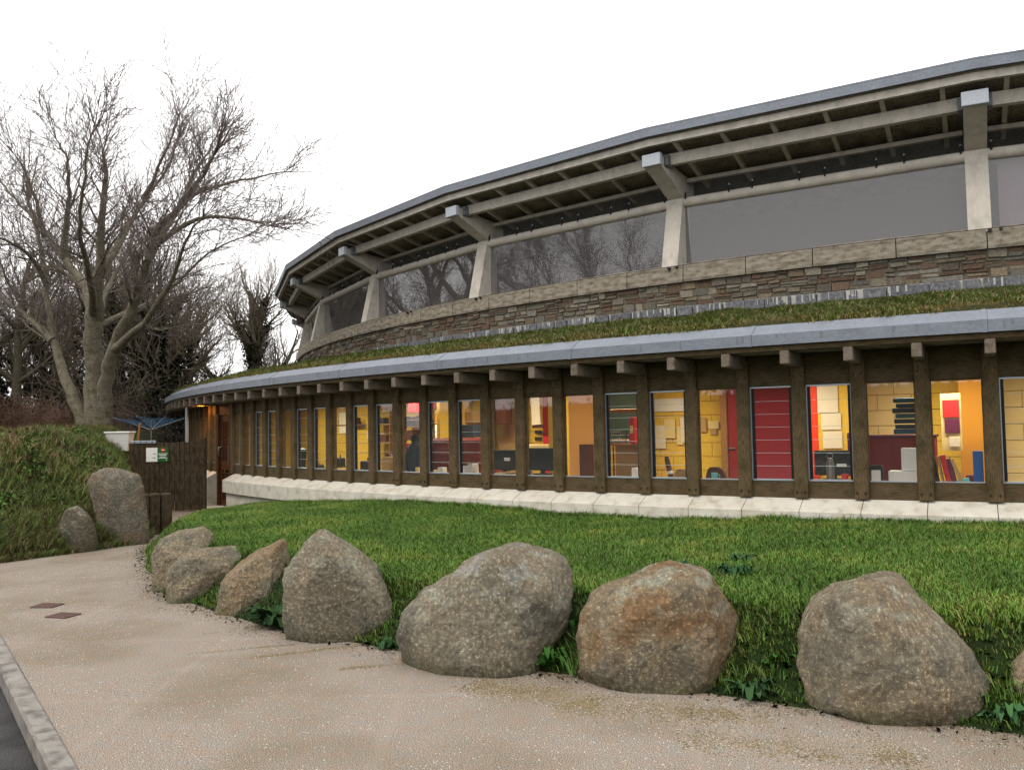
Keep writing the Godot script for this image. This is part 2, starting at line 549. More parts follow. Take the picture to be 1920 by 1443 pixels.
func grid_mesh(nx: int, ny: int, f: Callable) -> MB:
	var mb := MB.new()
	for j in ny + 1:
		for i in nx + 1:
			mb.v.append(f.call(float(i) / nx, float(j) / ny))
			mb.c.append(Color(1, 1, 1))
			mb.n.append(Vector3.ZERO)
	for j in ny:
		for i in nx:
			var a := j * (nx + 1) + i
			for q in [[a, a + 1, a + nx + 2], [a, a + nx + 2, a + nx + 1]]:
				var nn: Vector3 = (mb.v[q[1]] - mb.v[q[0]]).cross(mb.v[q[2]] - mb.v[q[0]])
				if nn.y < 0:
					nn = -nn
					mb.ix.append_array(PackedInt32Array([q[0], q[1], q[2]]))
				else:
					mb.ix.append_array(PackedInt32Array([q[0], q[2], q[1]]))
				for w in q: mb.n[w] += nn
	for i in mb.n.size(): mb.n[i] = mb.n[i].normalized() if mb.n[i].length() > 0 else Vector3.UP
	return mb

# ================================================================ build
func _ready() -> void:
	rng.seed = 7
	nz.seed = 11
	nz.frequency = 0.02
	# camera
	var cam := Camera3D.new()
	cam.name = "camera"
	cam.fov = 47.45
	cam.position = Vector3(0, EYE, 0)
	cam.rotation = Vector3(0.0504, 0, -0.0181)
	cam.near = 0.05
	cam.far = 900
	add_child(cam)
	cam.current = true
	# sky and light: a bright, even overcast
	var env := Environment.new()
	env.background_mode = Environment.BG_SKY
	env.sky = Sky.new()
	env.sky.sky_material = overcast()
	env.tonemap_mode = Environment.TONE_MAPPER_LINEAR
	env.tonemap_exposure = 1.5
	env.sdfgi_enabled = true
	env.ssao_enabled = true
	env.ssil_enabled = true
	var we := WorldEnvironment.new()
	we.name = "sky"
	we.environment = env
	add_child(we)
	var sun := DirectionalLight3D.new()
	sun.name = "sun"
	sun.light_energy = 0.32
	sun.light_color = Color(1.0, 0.96, 0.9)
	sun.light_angular_distance = 24
	sun.shadow_enabled = true
	sun.look_at_from_position(Vector3(-5, 9, 3.5), Vector3.ZERO)
	add_child(sun)

	make_materials()
	build_ground()
	var b := thing("round_building", "round timber and stone building with turf lower roof and wide glazed upper storey", "building")
	build_lower(b)
	build_upper(b)
	build_room(b)
	build_bank()
	build_trees()
	build_boulders()
	build_entrance()
	build_contents()
	build_grass(b)
	build_weeds()
	build_moss()

func overcast() -> PanoramaSkyMaterial:
	var w := 256
	var h := 128
	var im := Image.create(w, h, false, Image.FORMAT_RGBF)
	var f := noise(71, 0.9, 4)
	for y in h:
		var el := PI * (0.5 - (y + 0.5) / h)
		for x in w:
			var az := TAU * x / w
			var d := Vector3(cos(el) * cos(az), sin(el), cos(el) * sin(az))
			var k := 1.16 + 0.1 * f.get_noise_3dv(d * 1.6)
			var cl := Color(1.0, 0.985, 0.98) * k
			if el < 0: cl = Color(0.22, 0.22, 0.2)
			im.set_pixel(x, y, cl)
	var m := PanoramaSkyMaterial.new()
	m.panorama = ImageTexture.create_from_image(im)
	return m

# ---------------------------------------------------------------- ground, path, road, kerb, lawn
const KD := Vector3(-0.5804, 0, -0.8143)   # along the kerb, away from the camera
const KN := Vector3(0.8143, 0, -0.5804)    # from the road towards the path
const KA := Vector3(-2.18, 0, -4.43)       # a point on the kerb's path edge

func build_ground() -> void:
	var mb := MB.new()
	var s := 420.0
	mb.poly([Vector3(-s, -0.35, -s), Vector3(s, -0.35, -s), Vector3(s, -0.35, s), Vector3(-s, -0.35, s)], Vector3(0, -9, 0))
	part("ground", mb, mat.soil, self, "structure")
	# path: gently uneven bound gravel
	var pm := grid_mesh(90, 110, func(u: float, w: float) -> Vector3:
		var q: Vector3 = KA + KD * (-14.0 + w * 38.0) + KN * (u * u * 26.0)
		var near := smoothstep(0.0, 0.4, u)
		q.y = 0.012 * nz.get_noise_2d(q.x * 30, q.z * 30) * near
		return q)
	part("path", pm, mat.path, self, "structure")
	# road, a step below the kerb
	var rm := MB.new()
	var o := KA - KN * 0.13
	rm.poly([o - KD * 60 + Vector3(0, -0.1, 0), o + KD * 90 + Vector3(0, -0.1, 0), o + KD * 90 - KN * 7 + Vector3(0, -0.1, 0), o - KD * 60 - KN * 7 + Vector3(0, -0.1, 0)], Vector3(0, -9, 0))
	part("road", rm, mat.asphalt, self, "structure")
	var kerb := Node3D.new()
	kerb.name = "kerb"
	kerb.set_meta("kind", "structure")
	add_child(kerb)
	for i in range(-8, 18):
		var km := MB.new()
		var basis := Basis(KD, Vector3.UP, KD.cross(Vector3.UP))
		km.cbox(Transform3D(basis, KA + KD * (i * 0.915 + 0.25) - KN * 0.0625 + Vector3(0, -0.085 + rng.randf_range(-0.003, 0.003), 0)), Vector3(0.905, 0.2, 0.125), 0.015)
		part("kerb_stone", km, mat.kerb, kerb)
	# lawn
	var lm := grid_mesh(170, 60, func(u: float, w: float) -> Vector3:
		var t := lerpf(1.72, 2.532, u)
		var r := lerpf(30.8, lawn_out(t) + 0.06, w)
		return rp(r, t, lawn_h(r, t)))
	part("lawn", lm, mat.lawn_soil, self, "structure")
	# covers let into the path
	var plate := MB.new()
	plate.cbox(Transform3D(Basis(), Vector3(0, 0.004, 0)), Vector3(0.235, 0.012, 0.2), 0.004)
	for i in 4: plate.box(Transform3D(Basis(), Vector3(-0.08 + i * 0.053, 0.011, 0)), Vector3(0.012, 0.004, 0.15))
	for a in [[Vector3(-4.6, 0.003, -8.68), -0.12, "small brown metal cover in the path, the one farther from the kerb"], [Vector3(-4.19, 0.003, -8.19), -0.3, "small brown metal cover in the path, the one nearer the kerb"]]:
		var c := place("inspection_cover", plate.mesh(), plain(Color(0.36, 0.27, 0.25), 0.7, 0.2), self, Transform3D(Basis(Vector3.UP, a[1]), a[0]))
		tag(c, a[2], "cover", "small metal covers in the path")
	# loose chippings on the path
	var chip := MB.new()
	chip.cbox(Transform3D(), Vector3(1, 0.6, 0.8), 0.22)
	var rows := PackedFloat32Array()
	for i in 42000:
		var w := pow(rng.randf(), 1.3) * 11.0
		var q: Vector3 = KA + KD * (-3.5 + w) + KN * (pow(rng.randf(), 1.0) * 7.5)
		if q.z > -3.2: continue
		var t := atan2(q.z - CZ, q.x - CX)
		if Vector2(q.x - CX, q.z - CZ).length() < lawn_out(t) - 0.05: continue
		q.y = 0.012 * nz.get_noise_2d(q.x * 30, q.z * 30) + 0.001
		var k := rng.randf_range(0.0025, 0.0068)
		var v := rng.randf()
		var cl := Color(0.62, 0.57, 0.5) if v < 0.5 else Color(0.24, 0.18, 0.16) if v < 0.8 else Color(0.75, 0.72, 0.67)
		row(rows, Transform3D(Basis.from_euler(Vector3(rng.randf_range(-0.4, 0.4), rng.randf() * TAU, 0)).scaled(Vector3.ONE * k), q), cl)
	scatter("path_chippings", chip.mesh(), mat.leaf, rows, self)

# dark moss along old cracks in the path and under the boulders' feet
func build_moss() -> void:
	rng.seed = 150
	var mb := MB.new()
	mb.hexa([Vector3(-0.5, -0.2, -0.4), Vector3(0.5, -0.2, -0.5), Vector3(0.4, -0.2, 0.5), Vector3(-0.5, -0.2, 0.4), Vector3(-0.2, 0.25, -0.2), Vector3(0.2, 0.3, -0.2), Vector3(0.2, 0.25, 0.2), Vector3(-0.2, 0.3, 0.2)])
	var rows := PackedFloat32Array()
	for l in [[-2.75, -7.35, -2.1, -7.5], [-1.95, -6.55, -1.25, -6.85], [-1.25, -6.2, -0.75, -6.35], [-1.2, -6.95, -0.6, -6.5], [-2.5, -6.7, -1.75, -6.95], [0.2, -5.35, 1.5, -5.0], [-0.3, -5.75, 0.5, -5.3], [0.9, -4.7, 2.0, -4.45]]:
		var a := Vector3(l[0], 0, l[1])
		var b := Vector3(l[2], 0, l[3])
		var wide: float = 0.02 if l[3] < -5.6 else 0.11
		for i in (700 if wide < 0.05 else 2600):
			var p := a.lerp(b, rng.randf())
			p += Vector3(nz.get_noise_1d(p.x * 90) * 0.06 + rng.randfn() * wide * 0.5, 0.0, rng.randfn() * wide)
			p.y = 0.012 * nz.get_noise_2d(p.x * 30, p.z * 30)
			var k := rng.randf_range(0.005, 0.014)
			row(rows, Transform3D(Basis(Vector3.UP, rng.randf() * TAU).scaled(Vector3(k, k * 0.6, k)), p), Color(0.15, 0.12, 0.065) * rng.randf_range(0.7, 1.6))
	for i in 9000:
		var t := lerpf(1.93, 2.42, rng.randf())
		var p := rp(lawn_out(t) - 0.06 + absf(rng.randfn()) * 0.16 + 0.05 * nz.get_noise_1d(t * 6000), t, 0.004)
		var k := rng.randf_range(0.003, 0.012)
		row(rows, Transform3D(Basis(Vector3.UP, rng.randf() * TAU).scaled(Vector3(k, k * 0.7, k)), p), [Color(0.11, 0.085, 0.055), Color(0.09, 0.1, 0.035), Color(0.2, 0.15, 0.1)][rng.randi() % 3] * rng.randf_range(0.6, 1.5))
	scatter("moss", mb.mesh(), mat.leaf, rows, self)

# ---------------------------------------------------------------- lower storey
const LOUVRE := [-4, -3, -1, 2, 3, 5, 6, 10, 11, 13, 14, 16, 17, 19, 20]

func build_lower(b: Node3D) -> void:
	var mb := MB.new()
	# posts, all the same turned timber with four bolts
	var pm := MB.new()
	pm.cbox(Transform3D(Basis(), Vector3(0, 0.822, -0.03)), Vector3(0.155, 1.645, 0.09), 0.01)
	var post_mesh := pm.mesh()
	var bm := MB.new()
	bm.tube([Vector3(0, 0, 0), Vector3(0, 0, 0.012)], [0.013, 0.011], 8, true)
	var bolt_mesh := bm.mesh()
	for k in range(-6, 36):
		if k == 24: continue
		var p := place("timber_post", post_mesh, mat.timber, b, frame(post_t(k), 30.79, 0.787))
		if k < 14:
			for q in [[-0.045, 0.075], [0.045, 0.075], [-0.045, 1.42], [0.045, 1.42]]:
				place("bolt", bolt_mesh, mat.iron, p, Transform3D(Basis(), Vector3(q[0], q[1], 0.018)))
	# windows
	var hw := 0.66 * 0.5
	for k in range(-6, 36):
		if k == 23 or k == 24: continue
		var w := group_part("window", b)
		w.transform = frame(post_t(k + 0.5), 30.72, 0)
		mb = MB.new()
		mb.cbox(Transform3D(Basis(), Vector3(0, 0.882, -0.02)), Vector3(0.64, 0.196, 0.08), 0.006)
		part("sill_board", mb, mat.timber_level, w)
		mb = MB.new()
		mb.cbox(Transform3D(Basis(), Vector3(0, 2.292, -0.02)), Vector3(0.64, 0.372, 0.07), 0.006)
		part("head_board", mb, mat.timber_level, w)
		var g := 0.53
		if k in LOUVRE:
			mb = MB.new()
			for s in [-1, 1]: mb.box(Transform3D(Basis(), Vector3(s * (g * 0.5 - 0.014), 1.545, 0.0)), Vector3(0.024, 1.12, 0.04))
			mb.box(Transform3D(Basis(), Vector3(0, 2.094, 0.0)), Vector3(g - 0.06, 0.018, 0.055))
			mb.box(Transform3D(Basis(), Vector3(0, 0.993, 0.0)), Vector3(g - 0.06, 0.018, 0.055))
			part("frame", mb, mat.galv, w)
			mb = MB.new()
			for s in [-1, 1]: mb.box(Transform3D(Basis(), Vector3(s * (g * 0.5 - 0.042), 1.545, -0.012)), Vector3(0.03, 1.08, 0.03))
			part("clip_strip", mb, mat.black, w)
			for j in 7:
				mb = MB.new()
				var y := 1.005 + 0.154 * (j + 0.5)
				mb.box(Transform3D(Basis(Vector3.RIGHT, 0.02), Vector3(0, y, -0.012)), Vector3(g - 0.1, 0.16, 0.005))
				var gb := part("glass_blade", mb, mat.glass, w)
				mb = MB.new()
				mb.box(Transform3D(Basis(), Vector3(0, y - 0.079, -0.002)), Vector3(g - 0.1, 0.004, 0.007))
				part("blade_edge", mb, mat.glass_edge, w)
		else:
			mb = MB.new()
			for s in [-1, 1]: mb.box(Transform3D(Basis(), Vector3(s * (g * 0.5 - 0.012), 1.545, -0.005)), Vector3(0.024, 1.12, 0.035))
			mb.box(Transform3D(Basis(), Vector3(0, 2.098, -0.005)), Vector3(g - 0.05, 0.014, 0.04))
			part("frame", mb, mat.timber, w)
			mb = MB.new()
			mb.box(Transform3D(Basis(), Vector3(0, 0.991, 0.0)), Vector3(g - 0.05, 0.012, 0.045))
			part("drip_bar", mb, mat.galv, w)
			mb = MB.new()
			mb.box(Transform3D(Basis(), Vector3(0, 1.545, -0.01)), Vector3(g - 0.03, 1.11, 0.006))
			part("pane", mb, mat.glass, w)
		mb = MB.new()   # inner jamb behind the post
		for s in [-1, 1]: mb.box(Transform3D(Basis(), Vector3(s * 0.3, 1.62, -0.045)), Vector3(0.064, 1.68, 0.05))
		part("jamb", mb, mat.timber, w)
	# plinth of pale concrete blocks
	var pl := group_part("plinth", b)
	for k in range(-7, 36):
		if k == 23 or k == 24: continue
		mb = MB.new()
		var low := 0.4 if k < 23 else -0.1
		var a := post_t(k - 0.02) + 0.00013
		var z := post_t(k + 0.98) - 0.00013
		sweep(mb, [[30.55, 0.785], [30.745, 0.785], [30.985, 0.665], [31.0, 0.65], [31.0, low], [30.55, low]], a, z, 1)
		part("plinth_block", mb, mat.concrete, pl)
	mb = MB.new()
	sweep(mb, [[30.5, 0.4], [30.93, 0.4], [30.93, -0.3], [30.5, -0.3]], post_t(-7), post_t(22.9), 60)
	part("base_wall", mb, mat.concrete, b)
	mb = MB.new()
	sweep(mb, [[30.52, 0.78], [30.97, 0.64], [30.97, 0.42], [30.52, 0.42]], post_t(-7), post_t(22.95), 90)
	part("joint_mortar", mb, mat.mortar, pl)
	# door
	var d := group_part("door", b)
	d.transform = frame(post_t(24.05), 30.72, 0.02)
	mb = MB.new()
	for s in [-1, 1]: mb.cbox(Transform3D(Basis(), Vector3(s * 0.5, 1.05, 0)), Vector3(0.1, 2.1, 0.14), 0.008)
	mb.cbox(Transform3D(Basis(), Vector3(0, 2.3, -0.02)), Vector3(1.16, 0.46, 0.1), 0.008)
	part("door_frame", mb, mat.door, d)
	mb = MB.new()
	for s in [-1, 1]: mb.cbox(Transform3D(Basis(), Vector3(s * 0.39, 1.03, -0.03)), Vector3(0.12, 2.04, 0.05), 0.006)
	for y in [0.07, 0.92, 1.98]: mb.cbox(Transform3D(Basis(), Vector3(0, y, -0.03)), Vector3(0.66, 0.13 if y != 0.92 else 0.2, 0.048), 0.006)
	part("door_leaf", mb, mat.door, d)
	for j in 26:
		var y := 1.06 + j * 0.052 if j < 17 else 0.17 + (j - 17) * 0.07
		mb = MB.new()
		mb.box(Transform3D(Basis(Vector3.RIGHT, 0.7), Vector3(0, y, -0.03)), Vector3(0.67, 0.055, 0.012))
		part("louvre_slat", mb, mat.door, d)
	mb = MB.new()
	mb.box(Transform3D(Basis(), Vector3(0, 1.03, -0.08)), Vector3(0.7, 2.0, 0.02))
	part("backing", mb, mat.dark, d)
	mb = MB.new()
	mb.tube([Vector3(-0.39, 1.14, 0.0), Vector3(-0.39, 1.14, 0.06), Vector3(-0.39, 1.34, 0.06), Vector3(-0.39, 1.34, 0.0)], [0.012, 0.012, 0.012, 0.012], 8)
	part("pull_handle", mb, mat.steel, d)
	mb = MB.new()
	mb.box(Transform3D(Basis(), Vector3(0.45, 1.2, 0.075)), Vector3(0.03, 0.42, 0.012))
	mb.box(Transform3D(Basis(), Vector3(0.52, 1.5, 0.075)), Vector3(0.03, 0.14, 0.012))
	part("lock_plate", mb, mat.steel, d)
	mb = MB.new()
	sweep(mb, [[29.9, 0.02], [31.5, 0.02], [31.5, -0.2], [29.9, -0.2]], post_t(22.95), post_t(25.05), 3)
	part("threshold", mb, mat.concrete, b)
	# eaves: rafters, soffit, fascias, flashing
	var rm := MB.new()
	rm.cbox(Transform3D(Basis(), Vector3(0, 0.075, -0.5)), Vector3(0.1, 0.15, 1.0), 0.008)
	var rafter := rm.mesh()
	for k in range(-6, 40):
		place("rafter", rafter, mat.rafter, b, frame(post_t(k), 31.385, 2.32))
	mb = MB.new()
	sweep(mb, [[29.9, 2.478], [31.3, 2.478], [31.3, 2.51], [29.9, 2.51]], 1.7, 3.3, 120)
	part("soffit", mb, mat.soffit, b)
	mb = MB.new()
	sweep(mb, [[31.3, 2.475], [31.365, 2.475], [31.365, 2.56], [31.3, 2.56]], 1.55, 3.5, 150)
	part("eaves_board", mb, mat.timber_level, b)
	var fl := group_part("eaves_flashing", b)
	for j in 26:
		mb = MB.new()
		sweep(mb, [[31.37, 2.54], [31.415, 2.537], [31.415, 2.662], [31.21, 2.785], [31.17, 2.77], [31.33, 2.65]], 1.6 + j * 0.075, 1.6 + (j + 1) * 0.075 - 0.0001, 6)
		sweep(mb, [[31.365, 2.536], [31.419, 2.533], [31.419, 2.665], [31.21, 2.79], [31.165, 2.773], [31.33, 2.655]], 1.6 + j * 0.075, 1.6 + j * 0.075 + 0.0016, 1)
		part("flashing_length", mb, mat.lead, fl)
	for j in 46:
		var st := 1.9 + rng.randf() * 0.85
		var hh := rng.randf_range(0.03, 0.11)
		mb = MB.new()
		mb.box(frame(st, 31.4165, 2.655 - hh * 0.5), Vector3(rng.randf_range(0.006, 0.03), hh, 0.003))
		part("drip_stain", mb, mat.lead_dirt, fl)
	# turf roof slab
	mb = MB.new()
	sweep(mb, [[31.19, 2.76], [31.04, 2.85], [29.3, 3.16], [27.3, 3.475], [27.3, 3.3], [31.19, 2.56]], 1.55, 3.6, 160)
	part("turf_roof", mb, mat.turf_soil, b)
	# rainwater pipe by the entrance
	mb = MB.new()
	var q := frame(post_t(27.7), 31.12, 0)
	mb.tube([q * Vector3(0, 0.0, 0), q * Vector3(0, 2.5, 0)], [0.045, 0.045], 10, true)
	part("downpipe", mb, mat.galv, b)

# ---------------------------------------------------------------- upper storey
func build_upper(b: Node3D) -> void:
	var mb := MB.new()
	# slate upstand
	var sl := group_part("slate_upstand", b)
	mb = MB.new()
	sweep(mb, [[27.2, 3.3], [27.455, 3.3], [27.455, 3.645], [27.2, 3.645]], 1.6, 3.3, 120)
	part("mortar_bed", mb, mat.lime, sl)
	var t := 1.9
	while t < 2.78:
		var w := rng.randf_range(0.17, 0.34)
		mb = MB.new()
		var v := rng.randf_range(0.75, 1.15)
		mb.col = Color(v, v, v * rng.randf_range(0.98, 1.05))
		mb.cbox(Transform3D(Basis(), frame(t, 27.47, 3.56).origin) * Transform3D(frame(t, 0, 0).basis, Vector3.ZERO), Vector3(w - 0.012, rng.randf_range(0.15, 0.165), 0.05), 0.006)
		var sn := part("slate", mb, mat.slate, sl)
		if rng.randf() < (0.75 if t > 2.1 and t < 2.4 else 0.2):   # lime run over the slate
			var lb := MB.new()
			for j in rng.randi_range(1, 5):
				var hh := rng.randf_range(0.05, 0.15)
				lb.box(frame(t, 27.496, 3.638 - hh * 0.5) * Transform3D(Basis(), Vector3(rng.randf_range(-0.4, 0.4) * w, 0, 0)), Vector3(rng.randf_range(0.008, 0.035), hh, 0.004))
			part("lime_run", lb, mat.lime, sl)
		t += w / 27.47
	# rubble wall: courses of unequal stones
	var rw := group_part("rubble_wall", b)
	mb = MB.new()
	sweep(mb, [[27.0, 3.6], [27.385, 3.6], [27.385, 4.07], [27.0, 4.07]], 1.6, 3.3, 120)
	part("mortar", mb, mat.mortar, rw)
	var far := MB.new()
	var tones := [Color(0.27, 0.225, 0.165), Color(0.23, 0.15, 0.105), Color(0.33, 0.3, 0.23), Color(0.22, 0.19, 0.15), Color(0.26, 0.165, 0.115), Color(0.4, 0.36, 0.28), Color(0.27, 0.25, 0.21), Color(0.3, 0.24, 0.165)]
	var y := 3.648
	var count := 0
	for band in [0.145, 0.13, 0.14]:
		t = 1.93 + rng.randf() * 0.01
		while t < 2.78:
			var w := rng.randf_range(0.14, 0.34) + (rng.randf_range(0.1, 0.3) if rng.randf() < 0.3 else 0.0)
			var cells := []      # [offset, width, low, height] of the stones that fill this stretch of the band
			var kind := rng.randf()
			if kind < 0.3: cells = [[0.0, minf(w, 0.26), 0.0, band]]
			elif kind < 0.78:
				var cut: float = band * rng.randf_range(0.35, 0.65)
				var u := w * rng.randf_range(0.3, 0.7)
				cells = [[0.0, w, 0.0, cut], [0.0, u, cut, band - cut], [u, w - u, cut, band - cut]] if w > 0.3 else [[0.0, w, 0.0, cut], [0.0, w, cut, band - cut]]
			else:
				var c1: float = band * rng.randf_range(0.25, 0.38)
				var c2: float = band * rng.randf_range(0.6, 0.72)
				cells = [[0.0, w, 0.0, c1], [0.0, w, c1, c2 - c1], [0.0, w, c2, band - c2]]
			if kind < 0.3: w = minf(w, 0.26)
			for c in cells:
				var st := MB.new() if t < 2.3 and count < 290 else far
				st.col = tones[rng.randi() % tones.size()] * rng.randf_range(0.75, 1.35)
				var cw: float = c[1]
				var hh: float = c[3]
				var fr := frame(t + (float(c[0]) + cw * 0.5) / 27.4, 27.38, y + float(c[2]) + hh * 0.5)
				var pr := rng.randf_range(0.01, 0.045)
				var p := []
				for sy in [-1, 1]:
					for q in [[-1, -1], [1, -1], [1, 1], [-1, 1]]:
						var shr: float = 0.92 if q[1] > 0 else 1.0
						p.append(fr * Vector3(q[0] * (cw * 0.5 - 0.007) * shr + rng.randf_range(-0.014, 0.014), sy * (hh * 0.5 - 0.006) * (0.86 if q[1] > 0 else 1.0) + rng.randf_range(-0.008, 0.008), pr * q[1] + rng.randf_range(-0.008, 0.008)))
				st.hexa(p)
				if st != far:
					part("stone", st, mat.rubble, rw)
					count += 1
			t += w / 27.4
		y += band
	part("distant_stones", far, mat.rubble, rw, "stuff")
	# coping
	var cp := group_part("coping", b)
	t = 1.62
	while t < 2.86:
		var w := rng.randf_range(0.95, 1.2) / 27.45
		mb = MB.new()
		var dy := rng.randf_range(-0.006, 0.006)
		sweep(mb, [[26.9, 4.06], [27.455, 4.06], [27.462, 4.1], [27.455, 4.3 + dy], [27.43, 4.345 + dy], [27.36, 4.375 + dy], [27.1, 4.42 + dy], [26.9, 4.42]], t, t + w - 0.00055, 3)
		part("coping_stone", mb, mat.coping, cp)
		t += w
	mb = MB.new()
	sweep(mb, [[26.92, 4.07], [27.41, 4.07], [27.4, 4.3], [26.92, 4.37]], 1.62, 3.2, 100)
	part("joint", mb, mat.dark, cp)
	# fins, arms, tube, beams, joists, roof
	for k in range(-3, 8):
		var fr := frame(P0 + DP * k, 0, 0)
		fr.origin = Vector3(CX, 0, CZ)
		mb = MB.new()
		var p := []
		for q in [[26.9, 4.3], [27.44, 4.3], [27.15, 5.52], [26.9, 5.52]]:
			p.append(Vector2(q[0], q[1]))
		var w := 0.148
		mb.hexa([fr * Vector3(-w, 4.3, 26.9), fr * Vector3(w, 4.3, 26.9), fr * Vector3(w, 4.3, 27.44), fr * Vector3(-w, 4.3, 27.44),
			fr * Vector3(-w, 5.56, 26.9), fr * Vector3(w, 5.56, 26.9), fr * Vector3(w, 5.56, 27.15), fr * Vector3(-w, 5.56, 27.15)])
		part("fin_column", mb, mat.paint, b)
		mb = MB.new()
		w = 0.145
		mb.hexa([fr * Vector3(-w, 5.5, 26.7), fr * Vector3(w, 5.5, 26.7), fr * Vector3(w, 5.575, 27.12), fr * Vector3(-w, 5.575, 27.12),
			fr * Vector3(-w, 5.95, 26.7), fr * Vector3(w, 5.95, 26.7), fr * Vector3(w, 5.98, 27.1), fr * Vector3(-w, 5.98, 27.1)])
		mb.hexa([fr * Vector3(-w, 5.575, 27.12), fr * Vector3(w, 5.575, 27.12), fr * Vector3(w, 5.965, 27.94), fr * Vector3(-w, 5.965, 27.94),
			fr * Vector3(-w, 5.98, 27.1), fr * Vector3(w, 5.98, 27.1), fr * Vector3(w, 6.13, 27.94), fr * Vector3(-w, 6.13, 27.94)])
		var arm := part("roof_arm", mb, mat.paint, b)
		mb = MB.new()
		mb.cbox(fr * Transform3D(Basis(), Vector3(0, 6.055, 27.95)), Vector3(0.335, 0.2, 0.1), 0.008)
		part("lead_cap", mb, mat.cap, arm)
		mb = MB.new()
		mb.cbox(fr * Transform3D(Basis(), Vector3(0, 6.06, 27.7)), Vector3(0.43, 0.19, 0.22), 0.01)
		part("saddle", mb, mat.slate, arm)
	for k in range(-3, 7):
		var sh := 0.0
		mb = MB.new()
		facet(mb, k, [[28.1, 6.40], [28.16, 6.395], [28.16, 6.525], [28.1, 6.53]])
		facet(mb, k, [[25.1, 5.52], [28.163, 6.527], [28.163, 6.55], [25.1, 5.55]])
		part("roof_edge", mb, mat.lead, b)
		mb = MB.new()
		facet(mb, k, [[27.98, 6.27], [28.07, 6.265], [28.07, 6.4], [27.98, 6.4]])
		part("edge_beam", mb, mat.paint, b)
		mb = MB.new()
		facet(mb, k, [[25.2, 5.42], [28.1, 6.385], [28.1, 6.41], [25.2, 5.46]])
		part("roof_soffit", mb, mat.soffit, b)
		mb = MB.new()
		facet(mb, k, [[27.6, 6.0], [27.72, 6.0], [27.72, 6.185], [27.6, 6.185]], 0.006, 0.006)
		part("purlin", mb, mat.paint, b)
		mb = MB.new()
		facet(mb, k, [[26.93, 5.86], [27.02, 5.86], [27.02, 5.925], [26.93, 5.925]], 0.006, 0.006)
		part("head_rail", mb, mat.paint, b)
		mb = MB.new()
		mb.tube([rp(27.09, P0 + DP * k, 5.495), rp(27.09, P0 + DP * (k + 1), 5.495)], [0.085, 0.085], 16)
		part("tube_rail", mb, mat.paint, b)
		for j in 6:
			var u := (j + 0.5) / 6.0
			var ins := on_facet(k + u, 26.6, 5.86)
			var ous := on_facet(k + u, 28.0, 6.335)
			var dir := (ous - ins).normalized()
			var side := dir.cross(Vector3.UP).normalized()
			mb = MB.new()
			mb.box(Transform3D(Basis(side, side.cross(dir).normalized(), dir), (ins + ous) * 0.5), Vector3(0.065, 0.1, (ous - ins).length()))
			part("joist", mb, mat.paint, b)
		var cw := group_part("clerestory_window", b)
		mb = MB.new()
		facet(mb, k, [[27.085, 4.38], [27.093, 4.38], [27.083, 5.47], [27.075, 5.47]], 0.005, 0.005)
		part("pane", mb, mat.tinted, cw)
		mb = MB.new()
		facet(mb, k, [[27.03, 5.56], [27.037, 5.56], [26.987, 5.87], [26.98, 5.87]], 0.005, 0.005)
		part("top_pane", mb, mat.glass, cw)
		for j in 8:
			var u := (j + 0.5) / 8.0 + (0.02 if j % 2 else -0.02)
			var a := on_facet(k + u, 27.17, 5.53)
			var o := on_facet(k + u, 27.14, 5.655)
			mb = MB.new()
			mb.tube([a, a.lerp(o, 0.6), o], [0.014, 0.018, 0.014], 8, true)
			part("glass_clip", mb, mat.black, cw)
			mb = MB.new()
			mb.tube([o, o + (o - a).normalized() * 0.03], [0.02, 0.014], 8, true)
			part("clip_cap", mb, mat.galv, cw)
		# dark gallery behind the glass
		mb = MB.new()
		facet(mb, k, [[25.3, 4.2], [25.45, 4.2], [25.45, 5.62], [25.3, 5.62]])
		part("gallery_wall", mb, mat.dark, b)
		mb = MB.new()
		facet(mb, k, [[25.3, 4.2], [27.0, 4.2], [27.0, 4.28], [25.3, 4.28]])
		part("gallery_floor", mb, mat.dark, b)
	# roller blind behind the last pane in view
	var bl := MB.new()
	facet(bl, -1, [[26.9, 4.4], [26.91, 4.4], [26.91, 5.5], [26.9, 5.5]], 0.01, 0.01)
	part("roller_blind", bl, plain(Color(0.6, 0.55, 0.58), 0.8), b)
	# lightning tape clips and little lamps on the coping
	for a in [[2.04, "low"], [2.214, ""], [2.38, ""], [2.47, ""]]:
		mb = MB.new()
		mb.tube([rp(27.46, a[0] + 0.004, 4.31), rp(27.5, a[0] + 0.004, 4.31)], [0.03, 0.026], 8, true)
		mb.tube([rp(27.46, a[0] - 0.001, 4.32), rp(27.5, a[0] - 0.001, 4.32)], [0.025, 0.02], 8, true)
		part("cable_clip", mb, mat.iron, b)
	mb = MB.new()
	var pts := []
	var rr := []
	for j in 90:
		pts.append(rp(27.47, 1.95 + j * 0.0085, 4.338))
		rr.append(0.006)
	mb.tube(pts, rr, 5)
	part("cable", mb, mat.iron, b)

